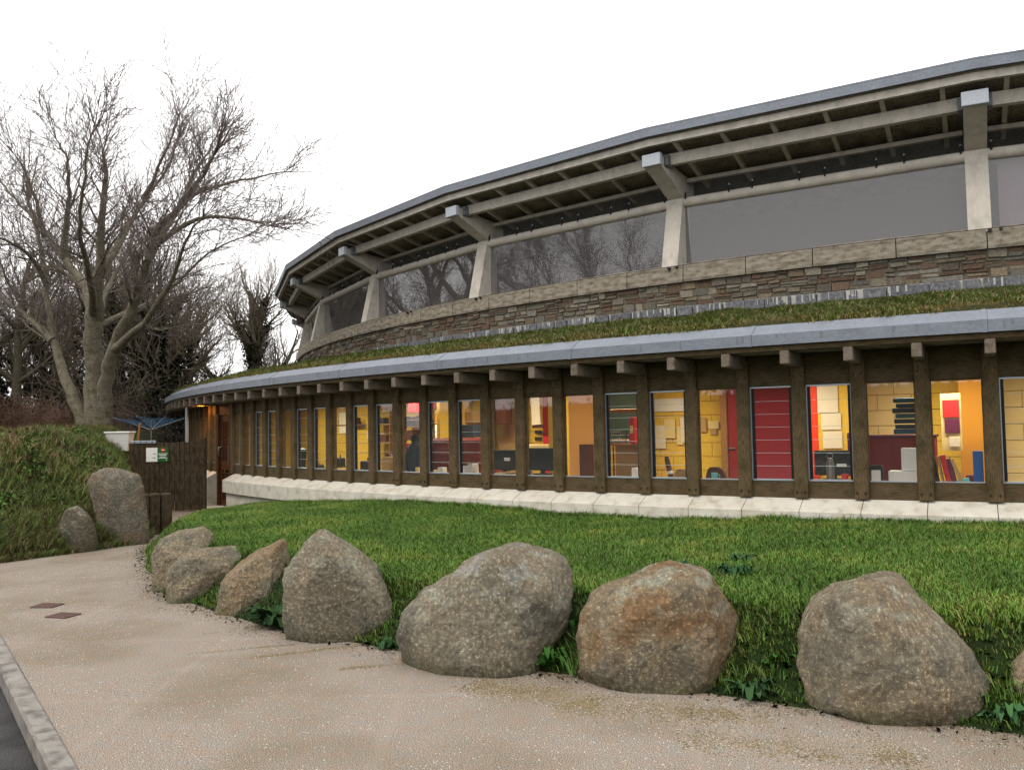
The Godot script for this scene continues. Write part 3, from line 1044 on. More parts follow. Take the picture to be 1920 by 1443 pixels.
# ---------------------------------------------------------------- the lit rooms behind the lower windows
func build_room(b: Node3D) -> void:
	var mb := MB.new()
	sweep(mb, [[27.0, 0.2], [30.6, 0.2], [30.6, 0.3], [27.0, 0.3]], 1.8, 2.95, 50)
	part("room_floor", mb, mat.floor, b)
	mb = MB.new()
	sweep(mb, [[27.0, 2.4], [30.55, 2.4], [30.55, 2.46], [27.0, 2.46]], 1.8, 2.95, 50)
	part("room_ceiling", mb, mat.ceiling, b)
	var bw := group_part("room_wall", b)
	mb = MB.new()
	sweep(mb, [[27.6, 0.25], [27.86, 0.25], [27.86, 2.42], [27.6, 2.42]], 1.8, 2.95, 60)
	part("backing", mb, mat.yellow_gap, bw)
	# painted blockwork
	var y := 0.72
	var ci := 0
	while y < 2.38:
		var t := 1.93 + (0.008 if ci % 2 else 0.0)
		while t < 2.72:
			var m: Material = mat.yellow
			if t > 2.07 and t < 2.1: m = mat.cream
			elif t < 2.05: m = mat.cream
			elif t > 2.325 and t < 2.335: m = mat.tan
			mb = MB.new()
			mb.cbox(frame(t + 0.008, 27.87, y + 0.11), Vector3(0.442, 0.214, 0.06), 0.006)
			part("wall_block", mb, m, bw)
			t += 0.01605
		y += 0.22
		ci += 1
	for t in [1.93, 2.72]:
		mb = MB.new()
		mb.box(frame(t, 29.1, 1.3), Vector3(0.1, 2.3, 3.0))
		part("room_partition", mb, mat.yellow, b)
	for t in [2.262, 2.352]:
		mb = MB.new()
		mb.box(frame(t, 28.55, 1.3), Vector3(0.09, 2.2, 1.4))
		part("room_partition", mb, mat.yellow, b)
	mb = MB.new()
	sweep(mb, [[30.2, 0.93], [30.6, 0.93], [30.6, 0.955], [30.2, 0.955]], 1.93, 2.72, 60)
	part("window_shelf", mb, mat.wood, b)
	# ceiling lights
	for j in 9:
		var t := 1.985 + j * 0.078
		var w := "over the window by the entrance" if j == 8 else ""
		var o := thing("ceiling_light", "long warm ceiling light inside the room behind the timber windows", "light", frame(t, 29.3, 2.385), "lit ceiling lights inside the lower rooms")
		mb = MB.new()
		mb.cbox(Transform3D(), Vector3(1.2, 0.03, 0.16), 0.006)
		part("housing", mb, mat.white, o)
		mb = MB.new()
		mb.box(Transform3D(Basis(), Vector3(0, -0.022, 0)), Vector3(1.16, 0.012, 0.13))
		part("diffuser", mb, mat.glow, o)
		var l := AreaLight3D.new()
		l.name = "light"
		l.area_size = Vector2(1.16, 0.13)
		l.light_color = Color(1.0, 0.95, 0.83)
		l.light_energy = 3.0
		l.shadow_enabled = true
		l.transform = Transform3D(Basis(Vector3.RIGHT, -PI / 2), Vector3(0, -0.035, 0))
		o.add_child(l)

# ---------------------------------------------------------------- bank and what grows on it
func build_bank() -> void:
	var mb := grid_mesh(150, 150, func(u: float, w: float) -> Vector3:
		var x := lerpf(-5.0, -62.0, pow(u, 1.9))
		var z := lerpf(-5.0, -75.0, pow(w, 1.5))
		return Vector3(x, bank_h(x, z), z))
	part("bank", mb, mat.turf_soil, self, "structure")
	# flat yard behind the gate
	mb = MB.new()
	mb.poly([Vector3(-13, 0.004, -18.6), Vector3(-5, 0.004, -18.6), Vector3(-5, 0.004, -40), Vector3(-13, 0.004, -40)], Vector3(0, -9, 0))
	part("yard", mb, mat.path, self, "structure")

# ---------------------------------------------------------------- trees
func spread(twigs: MB, thick: MB, p: Vector3, d: Vector3, ln: float, r: float, level: int, droop: float) -> void:
	var segs := 4 if level > 0 else 3
	var pts := [p]
	var rad := [r]
	var q := p
	var dir := d
	for i in segs:
		dir = (dir + Vector3(rng.randf_range(-1, 1), rng.randf_range(-1, 1), rng.randf_range(-1, 1)) * 0.2 + Vector3(0, droop, 0)).normalized()
		q += dir * ln / segs
		pts.append(q)
		rad.append(maxf(lerpf(r, r * 0.35, float(i + 1) / segs), 0.005))
	(thick if r > 0.028 else twigs).tube(pts, rad, 5 if r > 0.028 else 3)
	if level <= 0: return
	var n := rng.randi_range(4, 5) if level > 1 else rng.randi_range(3, 5)
	for i in n:
		var f := (i + rng.randf_range(0.4, 1.0)) / n
		var k := clampi(int(f * segs), 0, segs - 1)
		var a: Vector3 = (pts[k] as Vector3).lerp(pts[k + 1], f * segs - k)
		var along: Vector3 = (pts[k + 1] - pts[k]).normalized()
		var side := along.cross(Vector3(rng.randf_range(-1, 1), rng.randf_range(-1, 1), rng.randf_range(-1, 1))).normalized()
		var nd := (along + side * rng.randf_range(0.5, 0.95)).normalized()
		spread(twigs, thick, a, nd, ln * rng.randf_range(0.42, 0.68), maxf(lerpf(r, r * 0.4, f) * 0.6, 0.006), level - 1, droop)

func smooth_line(c: Array, steps: int) -> Array:
	var out := []
	for i in c.size() - 1:
		var a: Vector3 = c[maxi(i - 1, 0)]
		var d: Vector3 = c[mini(i + 2, c.size() - 1)]
		for j in steps: out.append((c[i] as Vector3).cubic_interpolate(c[i + 1], a, d, float(j) / steps))
	out.append(c[-1])
	return out

func build_big_tree(at: Vector3, label: String) -> Node3D:
	var o := thing("bare_tree", label, "tree", Transform3D(Basis(), at))
	var limbs := [
		["trunk", 0.29, 0.21, [0.00, -0.5, 0.00, -0.10, 0.89, 0.00, -0.10, 1.56, 0.00, -0.09, 2.22, 0.10, -0.06, 2.95, 0.20]],
		["stem", 0.17, 0.050, [-0.18, -0.3, 0.10, -0.71, 0.84, -0.20, -1.21, 1.75, -0.50, -1.62, 2.62, -0.80, -1.86, 3.50, -1.00, -2.07, 4.41, -1.30, -2.51, 5.53, -1.70, -3.0, 6.5, -2.10]],
		["limb", 0.1, 0.035, [-1.53, 2.40, -0.70, -2.50, 3.11, -1.20, -3.52, 3.78, -1.70, -4.56, 4.63, -2.20]],
		["stem", 0.2, 0.040, [0.10, -0.3, -0.10, 0.25, 1.14, 0.20, 0.66, 2.03, 0.60, 1.16, 2.76, 1.00, 1.53, 3.37, 1.20, 1.82, 4.09, 1.40, 2.09, 4.66, 1.70, 2.77, 5.20, 2.00, 3.46, 5.76, 2.40, 3.8, 6.1, 2.70]],
		["limb", 0.16, 0.030, [-0.06, 2.88, 0.20, -0.50, 3.65, -0.30, -1.37, 4.61, -0.90, -2.19, 5.47, -1.50, -3.13, 6.35, -2.00, -4.0, 7.15, -2.50]],
		["limb", 0.17, 0.030, [-0.02, 2.88, 0.20, 0.30, 4.01, 0.60, 0.46, 4.87, 0.90, 0.72, 5.81, 1.30, 0.84, 6.2, 1.50, 0.86, 6.6, 1.70]],
		["limb", 0.11, 0.025, [0.30, 4.01, 0.60, 0.49, 4.99, -0.20, 0.74, 6.14, -0.90, 1.11, 7.07, -1.40, 1.31, 8.1, -1.80]],
		["limb", 0.09, 0.025, [-1.37, 4.61, -0.90, -1.10, 5.64, -0.50, -0.8, 6.2, 0.00, -0.6, 6.8, 0.50, -0.7, 7.2, 0.80]],
		["limb", 0.07, 0.02, [1.82, 4.09, 1.40, 2.2, 5.3, 0.8, 2.5, 6.5, 0.2, 2.7, 7.2, -0.2, 2.8, 7.6, -0.4]],
		["limb", 0.06, 0.02, [0.74, 6.14, -0.90, 1.4, 7.2, -0.5, 1.9, 8.1, -0.2]],
		["limb", 0.08, 0.020, [2.09, 4.66, 1.70, 2.65, 5.54, 1.20, 3.16, 5.97, 0.80, 3.96, 6.27, 0.40, 4.7, 6.55, 0.00]],
		["limb", 0.07, 0.020, [1.97, 4.37, 1.60, 3.20, 4.88, 2.00, 4.28, 4.79, 2.30, 4.9, 4.6, 2.40]],
		["limb", 0.09, 0.020, [-0.03, 2.61, 0.20, 0.46, 3.12, -0.60, 1.07, 3.74, -1.50, 1.98, 4.96, -2.20, 2.9, 5.5, -2.60]],
		["limb", 0.07, 0.020, [-2.13, 5.30, -1.40, -2.29, 6.51, -1.00, -2.49, 7.25, -0.60]],
		["limb", 0.07, 0.020, [-1.89, 3.94, -1.10, -2.08, 4.66, -0.40, -2.36, 4.93, 0.30, -2.60, 5.30, 1.00]],
		["limb", 0.1, 0.020, [0.01, 2.75, 0.20, -0.51, 3.84, -1.50, -0.59, 4.97, -2.80, -0.71, 5.9, -3.60, -0.90, 6.5, -4.00]],
		["limb", 0.1, 0.020, [-0.04, 2.9, 0.20, 0.68, 3.75, 2.00, 1.08, 4.33, 3.20, 1.53, 5.04, 4.00, 1.98, 5.95, 4.60]],
		["limb", 0.1, 0.020, [0.66, 2.03, 0.60, 1.97, 2.49, 2.00, 2.97, 3.28, 3.00, 3.57, 3.92, 3.80, 4.17, 4.33, 4.40]]]
	for l in limbs:
		var pts := []
		var c: Array = l[3]
		for i in c.size() / 3: pts.append(Vector3(c[i * 3], c[i * 3 + 1], c[i * 3 + 2]))
		pts = smooth_line(pts, 4)
		var n := pts.size()
		var rad := []
		for i in n:
			var f := float(i) / (n - 1)
			var flare: float = 0.16 * exp(-f * 9.0) if l[0] == "trunk" else 0.04 * exp(-f * 9.0)
			rad.append(lerpf(l[1], 0.75 * float(l[2]) if l[0] != "trunk" else float(l[2]), pow(f, 0.7)) + flare)
			if i > 0 and i < n - 1: pts[i] += Vector3(rng.randf_range(-1, 1), rng.randf_range(-0.5, 0.5), rng.randf_range(-1, 1)) * 0.035
		var thick := MB.new()
		thick.tube(pts, rad, 12 if l[0] == "trunk" else 8, true)
		var twigs := MB.new()
		if l[0] != "trunk":
			var total := 0.0
			for i in n - 1: total += (pts[i + 1] as Vector3).distance_to(pts[i])
			var count := int(total * 4.7)
			for i in count:
				var f := lerpf(0.34 if l[0] == "stem" else 0.18, 1.0, (i + rng.randf()) / count)
				var k := mini(int(f * (n - 1)), n - 2)
				var along: Vector3 = (pts[k + 1] - pts[k]).normalized()
				var side := along.cross(Vector3(rng.randf_range(-1, 1), rng.randf_range(-1, 1), rng.randf_range(-1, 1))).normalized()
				side = (side + Vector3(0, 0.15, 0)).normalized()
				var ln := rng.randf_range(0.9, 2.1) * (1.0 - 0.4 * f)
				spread(twigs, thick, (pts[k] as Vector3).lerp(pts[k + 1], f * (n - 1) - k), (along + side * rng.randf_range(0.6, 1.2)).normalized(), ln, rad[k] * rng.randf_range(0.22, 0.4), 2, 0.07)
			for i in 4:
				var d: Vector3 = (pts[-1] - pts[-3]).normalized()
				spread(twigs, thick, pts[-1], (d + Vector3(rng.randf_range(-1, 1), rng.randf_range(-0.6, 1), rng.randf_range(-1, 1)) * 0.45).normalized(), rng.randf_range(0.9, 1.6), float(rad[-1]) * 0.8, 2, 0.05)
		var w := part(l[0], thick, mat.bark, o)
		if l[0] != "trunk": part("twigs", twigs, mat.twig, w, "stuff")
	return o

# wood tree: leaning trunk, rising limbs, fine twigs, and ivy round the stem if asked for
func build_wood_tree(called: String, label: String, at: Transform3D, sd: int, height: float, r: float, forks: int, ivy: float, group: String) -> Node3D:
	rng.seed = sd
	var o := thing(called, label, "tree", at, group)
	var trunk := MB.new()
	var twigs := MB.new()
	var limb := MB.new()
	var leaves := MB.new()
	var pts := []
	var rad := []
	var p := Vector3(0, -0.6, 0)
	var d := Vector3(rng.randf_range(-0.1, 0.1), 1, rng.randf_range(-0.1, 0.1)).normalized()
	var n := 12
	for i in n + 1:
		pts.append(p)
		rad.append(lerpf(r, r * 0.3, float(i) / n) + 0.1 * r * exp(-i * 0.8))
		d = (d + Vector3(rng.randf_range(-1, 1), 0.15, rng.randf_range(-1, 1)) * 0.13).normalized()
		p += d * (height * 0.72) / n
	trunk.tube(pts, rad, 9)
	var lines := [[pts, rad]]
	for i in forks:
		var f := 0.3 + 0.62 * (i + rng.randf() * 0.6) / forks
		var k := int(f * n)
		var az := i * 2.4 + rng.randf()
		var dir := Vector3(cos(az), rng.randf_range(0.5, 1.0), sin(az)).normalized()
		var q: Vector3 = pts[k]
		var lp := [q]
		var lr := [float(rad[k]) * 0.62]
		var ln := height * rng.randf_range(0.26, 0.42) * (1.1 - f * 0.35)
		for j in 6:
			dir = (dir + Vector3(rng.randf_range(-1, 1), rng.randf_range(-0.4, 1.1), rng.randf_range(-1, 1)) * 0.27).normalized()
			q += dir * ln / 6.0
			lp.append(q)
			lr.append(maxf(float(lr[0]) * (1.0 - 0.15 * (j + 1)), 0.012))
		limb.tube(lp, lr, 6)
		lines.append([lp, lr])
	for l in lines:
		var lp: Array = l[0]
		var m := lp.size()
		var cnt := 20 if l[0] == pts else 12
		for i in cnt:
			var f := lerpf(0.38 if l[0] == pts else 0.2, 1.0, (i + rng.randf()) / cnt)
			var k := mini(int(f * (m - 1)), m - 2)
			var along: Vector3 = (lp[k + 1] - lp[k]).normalized()
			var side := along.cross(Vector3(rng.randf_range(-1, 1), rng.randf_range(-1, 1), rng.randf_range(-1, 1))).normalized()
			spread(twigs, limb, (lp[k] as Vector3).lerp(lp[k + 1], f * (m - 1) - k), (along * 0.7 + side + Vector3(0, 0.35, 0)).normalized(), height * rng.randf_range(0.1, 0.19), clampf(float(l[1][k]) * 0.4, 0.014, 0.05), 2, 0.12)
	part("trunk", trunk, mat.bark_dark, o)
	part("limbs", limb, mat.bark_dark, o, "stuff")
	part("twigs", twigs, mat.twig_dark, o, "stuff")
	if ivy > 0.0:
		for l in lines:
			var lp: Array = l[0]
			var m := lp.size()
			var cnt := int((2600 if l[0] == pts else 420) * ivy)
			for i in cnt:
				var f := pow(rng.randf(), 1.2) * (0.85 if l[0] == pts else 0.6)
				var k := mini(int(f * (m - 1)), m - 2)
				var a: Vector3 = (lp[k] as Vector3).lerp(lp[k + 1], f * (m - 1) - k)
				var out := Vector3(rng.randf_range(-1, 1), rng.randf_range(-0.7, 0.7), rng.randf_range(-1, 1)).normalized()
				a += out * (float(l[1][k]) + rng.randf_range(0.0, 0.24) * (1.0 - f * 0.5))
				var s := rng.randf_range(0.07, 0.13)
				var v := rng.randf_range(0.5, 1.4)
				leaves.col = Color(0.055, 0.075, 0.03) * v
				var al := Vector3(rng.randf_range(-1, 1), rng.randf_range(-1, 0.4), rng.randf_range(-1, 1)).normalized()
				leaves.leaf(a, al * s, al.cross(out).normalized() * s * 0.5, (out + Vector3(0, 0.5, 0)).normalized())
		part("ivy", leaves, mat.leaf, o, "stuff")
	return o

func leafy_clump(mb: MB, c: Vector3, rad: Vector3, n: int, s0: float, s1: float, cols: Array) -> void:
	for i in n:
		var u := Vector3(rng.randf_range(-1, 1), rng.randf_range(-0.6, 1), rng.randf_range(-1, 1))
		if u.length() > 1.0: u = u.normalized() * rng.randf_range(0.6, 1.0)
		var s := rng.randf_range(s0, s1)
		mb.col = (cols[rng.randi() % cols.size()] as Color) * rng.randf_range(0.6, 1.4)
		var al := Vector3(rng.randf_range(-1, 1), rng.randf_range(-0.6, 1), rng.randf_range(-1, 1)).normalized()
		mb.leaf(c + u * rad, al * s, al.cross(Vector3(rng.randf_range(-1, 1), 1, rng.randf_range(-1, 1))).normalized() * s * 0.36, (u + Vector3(0, 0.4, 0)).normalized())

func bush(called: String, label: String, cat: String, at: Vector3, size: Vector3, sd: int, cols: Array, stems: int, leaves: int, leaf_s: float, group := "", twig_mat: Material = null) -> Node3D:
	rng.seed = sd
	var o := thing(called, label, cat, Transform3D(Basis(), at), group)
	var st := MB.new()
	var tw := MB.new()
	for i in stems:
		var az := rng.randf() * TAU
		var p := Vector3(cos(az), 0, sin(az)) * size * rng.randf_range(0.0, 0.85)
		p.y = -0.2
		var d := Vector3(cos(az) * 0.4 + rng.randf_range(-0.3, 0.3), 1, sin(az) * 0.4 + rng.randf_range(-0.3, 0.3)).normalized()
		spread(tw, st, p, d, size.y * rng.randf_range(0.5, 0.85), 0.02, 2, -0.03)
	var lf := MB.new()
	for i in 9:
		var c := Vector3(rng.randf_range(-0.6, 0.6) * size.x, rng.randf_range(0.2, 0.72) * size.y, rng.randf_range(-0.6, 0.6) * size.z)
		leafy_clump(lf, c, size * Vector3(0.45, 0.4, 0.45), leaves / 9, leaf_s * 0.6, leaf_s * 1.3, cols)
	part("stems", tw, twig_mat if twig_mat else mat.twig, o, "stuff")
	if st.v.size(): part("branches", st, mat.bark_dark, o, "stuff")
	if leaves > 0: part("foliage", lf, mat.leaf, o, "stuff")
	return o

func build_trees() -> void:
	rng.seed = 101
	var big := build_big_tree(Vector3(-10.4, 1.75, -22.0), "large pale-barked bare tree with several stems spreading over the grassy bank")
	# another like it, past the picture's edge, that the upper panes mirror
	var t2: Node3D = dup(big, "bare_tree", Transform3D(Basis(Vector3.UP, 1.9).scaled(Vector3(1, 1, 1)), Vector3(-14.5, 1.2, -12.2)), "bare tree mirrored in the dark panes of the upper storey")
	# ivy-clad trees beyond the building
	build_wood_tree("ivy_tree", "thick ivy-clad tree rising beyond the turf roof at the glazed corner", Transform3D(Basis(), Vector3(-13.6, 0.6, -46.5)), 201, 12.6, 0.5, 9, 1.9, "")
	build_wood_tree("ivy_tree", "ivy-clad tree with a long slanting limb, beyond the low end of the turf roof", Transform3D(Basis(), Vector3(-14.6, 1.2, -38.0)), 202, 9.6, 0.36, 8, 1.1, "")
	build_wood_tree("slender_tree", "thin bare tree close behind the thick ivy-clad tree", Transform3D(Basis(), Vector3(-13.0, 0.6, -48.5)), 203, 9.0, 0.12, 5, 0.0, "")
	# the wood: three kinds, then copies
	var kinds := [
		build_wood_tree("wood_tree", "dark bare tree standing in the dense wood behind the grassy bank", Transform3D(Basis(), Vector3(-14.9, 1.8, -33.0)), 211, 11.0, 0.27, 7, 0.35, "bare trees of the wood behind the bank"),
		build_wood_tree("wood_tree", "dark bare tree standing in the dense wood behind the grassy bank", Transform3D(Basis(), Vector3(-17.5, 1.8, -31.0)), 212, 10.0, 0.2, 6, 0.0, "bare trees of the wood behind the bank"),
		build_wood_tree("wood_tree", "dark bare tree standing in the dense wood behind the grassy bank", Transform3D(Basis(), Vector3(-12.2, 1.8, -30.5)), 213, 9.0, 0.22, 7, 0.8, "bare trees of the wood behind the bank")]
	rng.seed = 220
	for q in [[-19.2, -36.0], [-21.0, -40.0], [-18.0, -41.5], [-22.6, -34.5], [-16.6, -33.5], [-14.2, -34.5], [-19.0, -33.0], [-24.0, -42.0], [-20.5, -31.0], [-16.4, -36.5], [-24.5, -38.5], [-13.2, -36.0], [-26.5, -43], [-23.0, -45.0], [-28.5, -47.0], [-25.0, -50.0], [-18.6, -28.0], [-22.0, -29.0]]:
		var k := rng.randf_range(0.82, 1.08)
		dup(kinds[rng.randi() % 3], "wood_tree", Transform3D(Basis(Vector3.UP, rng.randf() * TAU).scaled(Vector3(k, k * rng.randf_range(0.8, 1.0), k)), Vector3(q[0], 1.7, q[1])))
	# undergrowth
	var brown := [Color(0.12, 0.085, 0.06), Color(0.09, 0.07, 0.05), Color(0.085, 0.08, 0.045)]
	var holly := [Color(0.045, 0.05, 0.028), Color(0.06, 0.055, 0.035), Color(0.035, 0.045, 0.025)]
	var bt := plain(Color(0.4, 0.31, 0.26), 0.9)
	var b1 := bush("bramble_bush", "tangled brown bramble thicket on top of the bank below the bare tree", "bush", Vector3(-13.2, 1.6, -20.0), Vector3(1.6, 1.2, 1.2), 301, brown, 90, 1300, 0.07, "brown brambles along the top of the bank", bt)
	rng.seed = 302
	for q in [[-15.2, -20.6, 1.05], [-12.2, -20.9, 0.75], [-15.0, -18.4, 0.85], [-17.2, -21.6, 1.15], [-13.6, -23.2, 1.0], [-16.4, -24.4, 1.2], [-11.7, -23.6, 0.8], [-16.8, -17.6, 0.8]]:
		dup(b1, "bramble_bush", Transform3D(Basis(Vector3.UP, rng.randf() * TAU).scaled(Vector3.ONE * float(q[2])), Vector3(q[0], bank_h(q[0], q[1]) - 0.1, q[1])))
	var h1 := bush("evergreen_bush", "dark evergreen bush in the shade of the wood behind the gate", "bush", Vector3(-11.6, 0.4, -28.0), Vector3(1.7, 3.2, 1.5), 303, holly, 60, 7000, 0.1, "dark evergreen bushes between the wood and the gate", mat.twig_dark)
	rng.seed = 304
	for q in [[-13.4, -29.4, 1.05], [-12.6, -33.5, 1.1], [-18.6, -37.5, 1.0], [-16.8, -41.0, 1.3], [-17.0, -33.0, 1.05], [-14.6, -26.6, 0.62], [-16.0, -39.0, 1.2], [-21.5, -43.0, 1.3], [-17.5, -45.0, 1.3]]:
		dup(h1, "evergreen_bush", Transform3D(Basis(Vector3.UP, rng.randf() * TAU).scaled(Vector3.ONE * float(q[2])), Vector3(q[0], 0.9, q[1])))
	bush("silvery_bush", "pale grey-leaved bush behind the blue washing line", "bush", Vector3(-9.7, 0.2, -25.3), Vector3(1.25, 2.5, 0.9), 305, [Color(0.26, 0.27, 0.22), Color(0.16, 0.17, 0.12), Color(0.1, 0.1, 0.07), Color(0.4, 0.41, 0.38)], 50, 3600, 0.06)
	# hedge across the road, mirrored in the lower windows
	var hg := MB.new()
	rng.seed = 306
	var hb := MB.new()
	hb.hexa([Vector3(-60, -0.2, 0), Vector3(60, -0.2, 0), Vector3(60, -0.2, 1.6), Vector3(-60, -0.2, 1.6), Vector3(-60, 3.1, 0.3), Vector3(60, 3.1, 0.3), Vector3(60, 3.1, 1.3), Vector3(-60, 3.1, 1.3)])
	for i in 7500:
		var a := Vector3(rng.randf_range(-60, 60), rng.randf_range(0, 3.3), rng.randf_range(-0.25, 0.3))
		a.y *= 1.0 + 0.25 * nz.get_noise_1d(a.x * 12)
		var s := rng.randf_range(0.15, 0.4)
		hg.col = Color(0.05, 0.06, 0.03) * rng.randf_range(0.5, 1.5)
		var al := Vector3(rng.randf_range(-1, 1), rng.randf_range(-1, 1), rng.randf_range(-0.4, 0.4)).normalized()
		hg.leaf(a, al * s, al.cross(Vector3(0, 0.3, 1)).normalized() * s * 0.4, Vector3(0, 0.4, -0.9).normalized())
	var ho := thing("hedge", "long dark hedge across the road, seen only mirrored in the lower windows", "hedge", Transform3D(Basis(Vector3.UP, -0.35), Vector3(-3, 0, 15)))
	part("hedge_core", hb, mat.turf_soil, ho)
	part("foliage", hg, mat.leaf, ho, "stuff")

# ---------------------------------------------------------------- boulders
func boulder(called: String, label: String, at: Vector3, yaw: float, depth: float, out: Array, sd: int, base: Color, rust: float, lichen: float, lean := 0.0) -> void:
	# outline of the stone as [x, y] about its middle, then rounded out to its depth
	var lo := 1e9
	var hi := -1e9
	for i in out.size() / 2:
		lo = minf(lo, out[i * 2 + 1])
		hi = maxf(hi, out[i * 2 + 1])
	var cy := lerpf(lo, hi, 0.45)
	var pol := PackedVector2Array()
	for i in out.size() / 2:
		var q := Vector2(out[i * 2], out[i * 2 + 1] - cy)
		if out[i * 2 + 1] < maxf(lo + 0.16, 0.12): q.y -= 0.22      # sunk a little into the ground
		pol.append(q)
	var na := 150
	var ra := PackedFloat32Array()
	for i in na:
		var dir := Vector2.from_angle(TAU * i / na)
		var best := 0.02
		for j in pol.size():
			var hit = Geometry2D.segment_intersects_segment(Vector2.ZERO, dir * 9.0, pol[j], pol[(j + 1) % pol.size()])
			if hit != null: best = maxf(best, hit.length())
		ra.append(best)
	for pass_i in 1:
		var sm := ra.duplicate()
		for i in na: sm[i] = ra[i] * 0.5 + 0.25 * (ra[(i + 1) % na] + ra[(i + na - 1) % na])
		ra = sm
	var f := noise(sd, 1.4, 4)
	var fr := noise(sd + 50, 0.9, 3, FastNoiseLite.TYPE_CELLULAR)
	fr.cellular_return_type = FastNoiseLite.RETURN_DISTANCE2_SUB
	var st := noise(sd + 90, 1.9, 4)
	var li := noise(sd + 130, 5.0, 4)
	var nr := 96
	var cuts := []      # a few flat faces where the rock has split
	var cr := RandomNumberGenerator.new()
	cr.seed = sd
	for i in (0 if called == "standing_stone" else 12):
		var cn := Vector3(cr.randf_range(-0.9, 0.9), cr.randf_range(-0.7, 0.8), cr.randf_range(0.45, 1.0)).normalized()
		var reach := 0.0
		for q in pol: reach = maxf(reach, q.x * cn.x + q.y * cn.y)
		cuts.append([cn, (reach + depth * 0.5 * absf(cn.z)) * cr.randf_range(0.62, 0.76)])
	var mb := MB.new()
	for j in nr + 1:
		var th := PI * j / nr
		for i in na:
			var a := TAU * i / na
			var ro := ra[i]
			var rho := pow(sin(th), 0.62) * ro
			var z := signf(cos(th)) * pow(absf(cos(th)), 0.85) * depth * 0.5
			var p := Vector3(cos(a) * rho, sin(a) * rho, z)
			z -= lean * p.y
			p.z = z
			var d := p.normalized()
			var rid := 1.0 - absf(f.get_noise_3dv(p * 1.7 + Vector3(5, 2, 7)))
			var k := 1.0 + 0.085 * f.get_noise_3dv(p * 1.3) + 0.04 * f.get_noise_3dv(p * 4.0) - 0.06 * clampf(0.5 + fr.get_noise_3dv(p * 1.6), 0, 1) + 0.05 * (rid - 0.75)
			p *= k * 1.05
			for c in cuts:
				var over: float = p.dot(c[0]) - float(c[1])
				if over > 0.0: p -= (c[0] as Vector3) * over * 0.8
			p += d * 0.012 * f.get_noise_3dv(p * 11.0)
			mb.v.append(p + Vector3(0, cy, 0))
			mb.n.append(Vector3.ZERO)
			var s := st.get_noise_3dv(p)
			var s2 := st.get_noise_3dv(p * 2.6 + Vector3(9, 3, 1))
			var l := li.get_noise_3dv(p)
			var cl := base * (1.0 + 0.28 * s2 + 0.15 * l)
			cl = cl.lerp(Color(0.34, 0.17, 0.065), clampf((s + 0.5 * s2 + 0.06) * 2.6, 0, 1) * rust)
			cl = cl.lerp(Color(0.2, 0.205, 0.19), clampf((-s - 0.1) * 4.0, 0, 1) * 0.55)
			cl = cl.lerp(Color(0.68, 0.66, 0.58), clampf((l + s2 * 0.5 - 0.2) * 9.0, 0, 1) * lichen * clampf(0.35 + p.y * 1.4, 0, 1))
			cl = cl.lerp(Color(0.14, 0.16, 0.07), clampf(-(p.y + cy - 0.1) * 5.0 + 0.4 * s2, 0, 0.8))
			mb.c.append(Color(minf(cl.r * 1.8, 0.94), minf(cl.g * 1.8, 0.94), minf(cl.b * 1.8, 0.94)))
	for j in nr:
		for i in na:
			var a := j * na + i
			var b := j * na + (i + 1) % na
			for q in [[a, b, b + na], [a, b + na, a + na]]:
				var nn: Vector3 = (mb.v[q[1]] - mb.v[q[0]]).cross(mb.v[q[2]] - mb.v[q[0]])
				var flip := nn.dot(mb.v[q[0]] - Vector3(0, cy, 0)) < 0
				if flip:
					nn = -nn
					mb.ix.append_array(PackedInt32Array([q[0], q[1], q[2]]))
				else: mb.ix.append_array(PackedInt32Array([q[0], q[2], q[1]]))
				for w in q: mb.n[w] += nn
	for i in mb.n.size(): mb.n[i] = mb.n[i].normalized() if mb.n[i].length() > 1e-12 else Vector3.FORWARD
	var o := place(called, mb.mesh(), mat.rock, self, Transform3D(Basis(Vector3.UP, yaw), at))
	tag(o, label, "boulder")

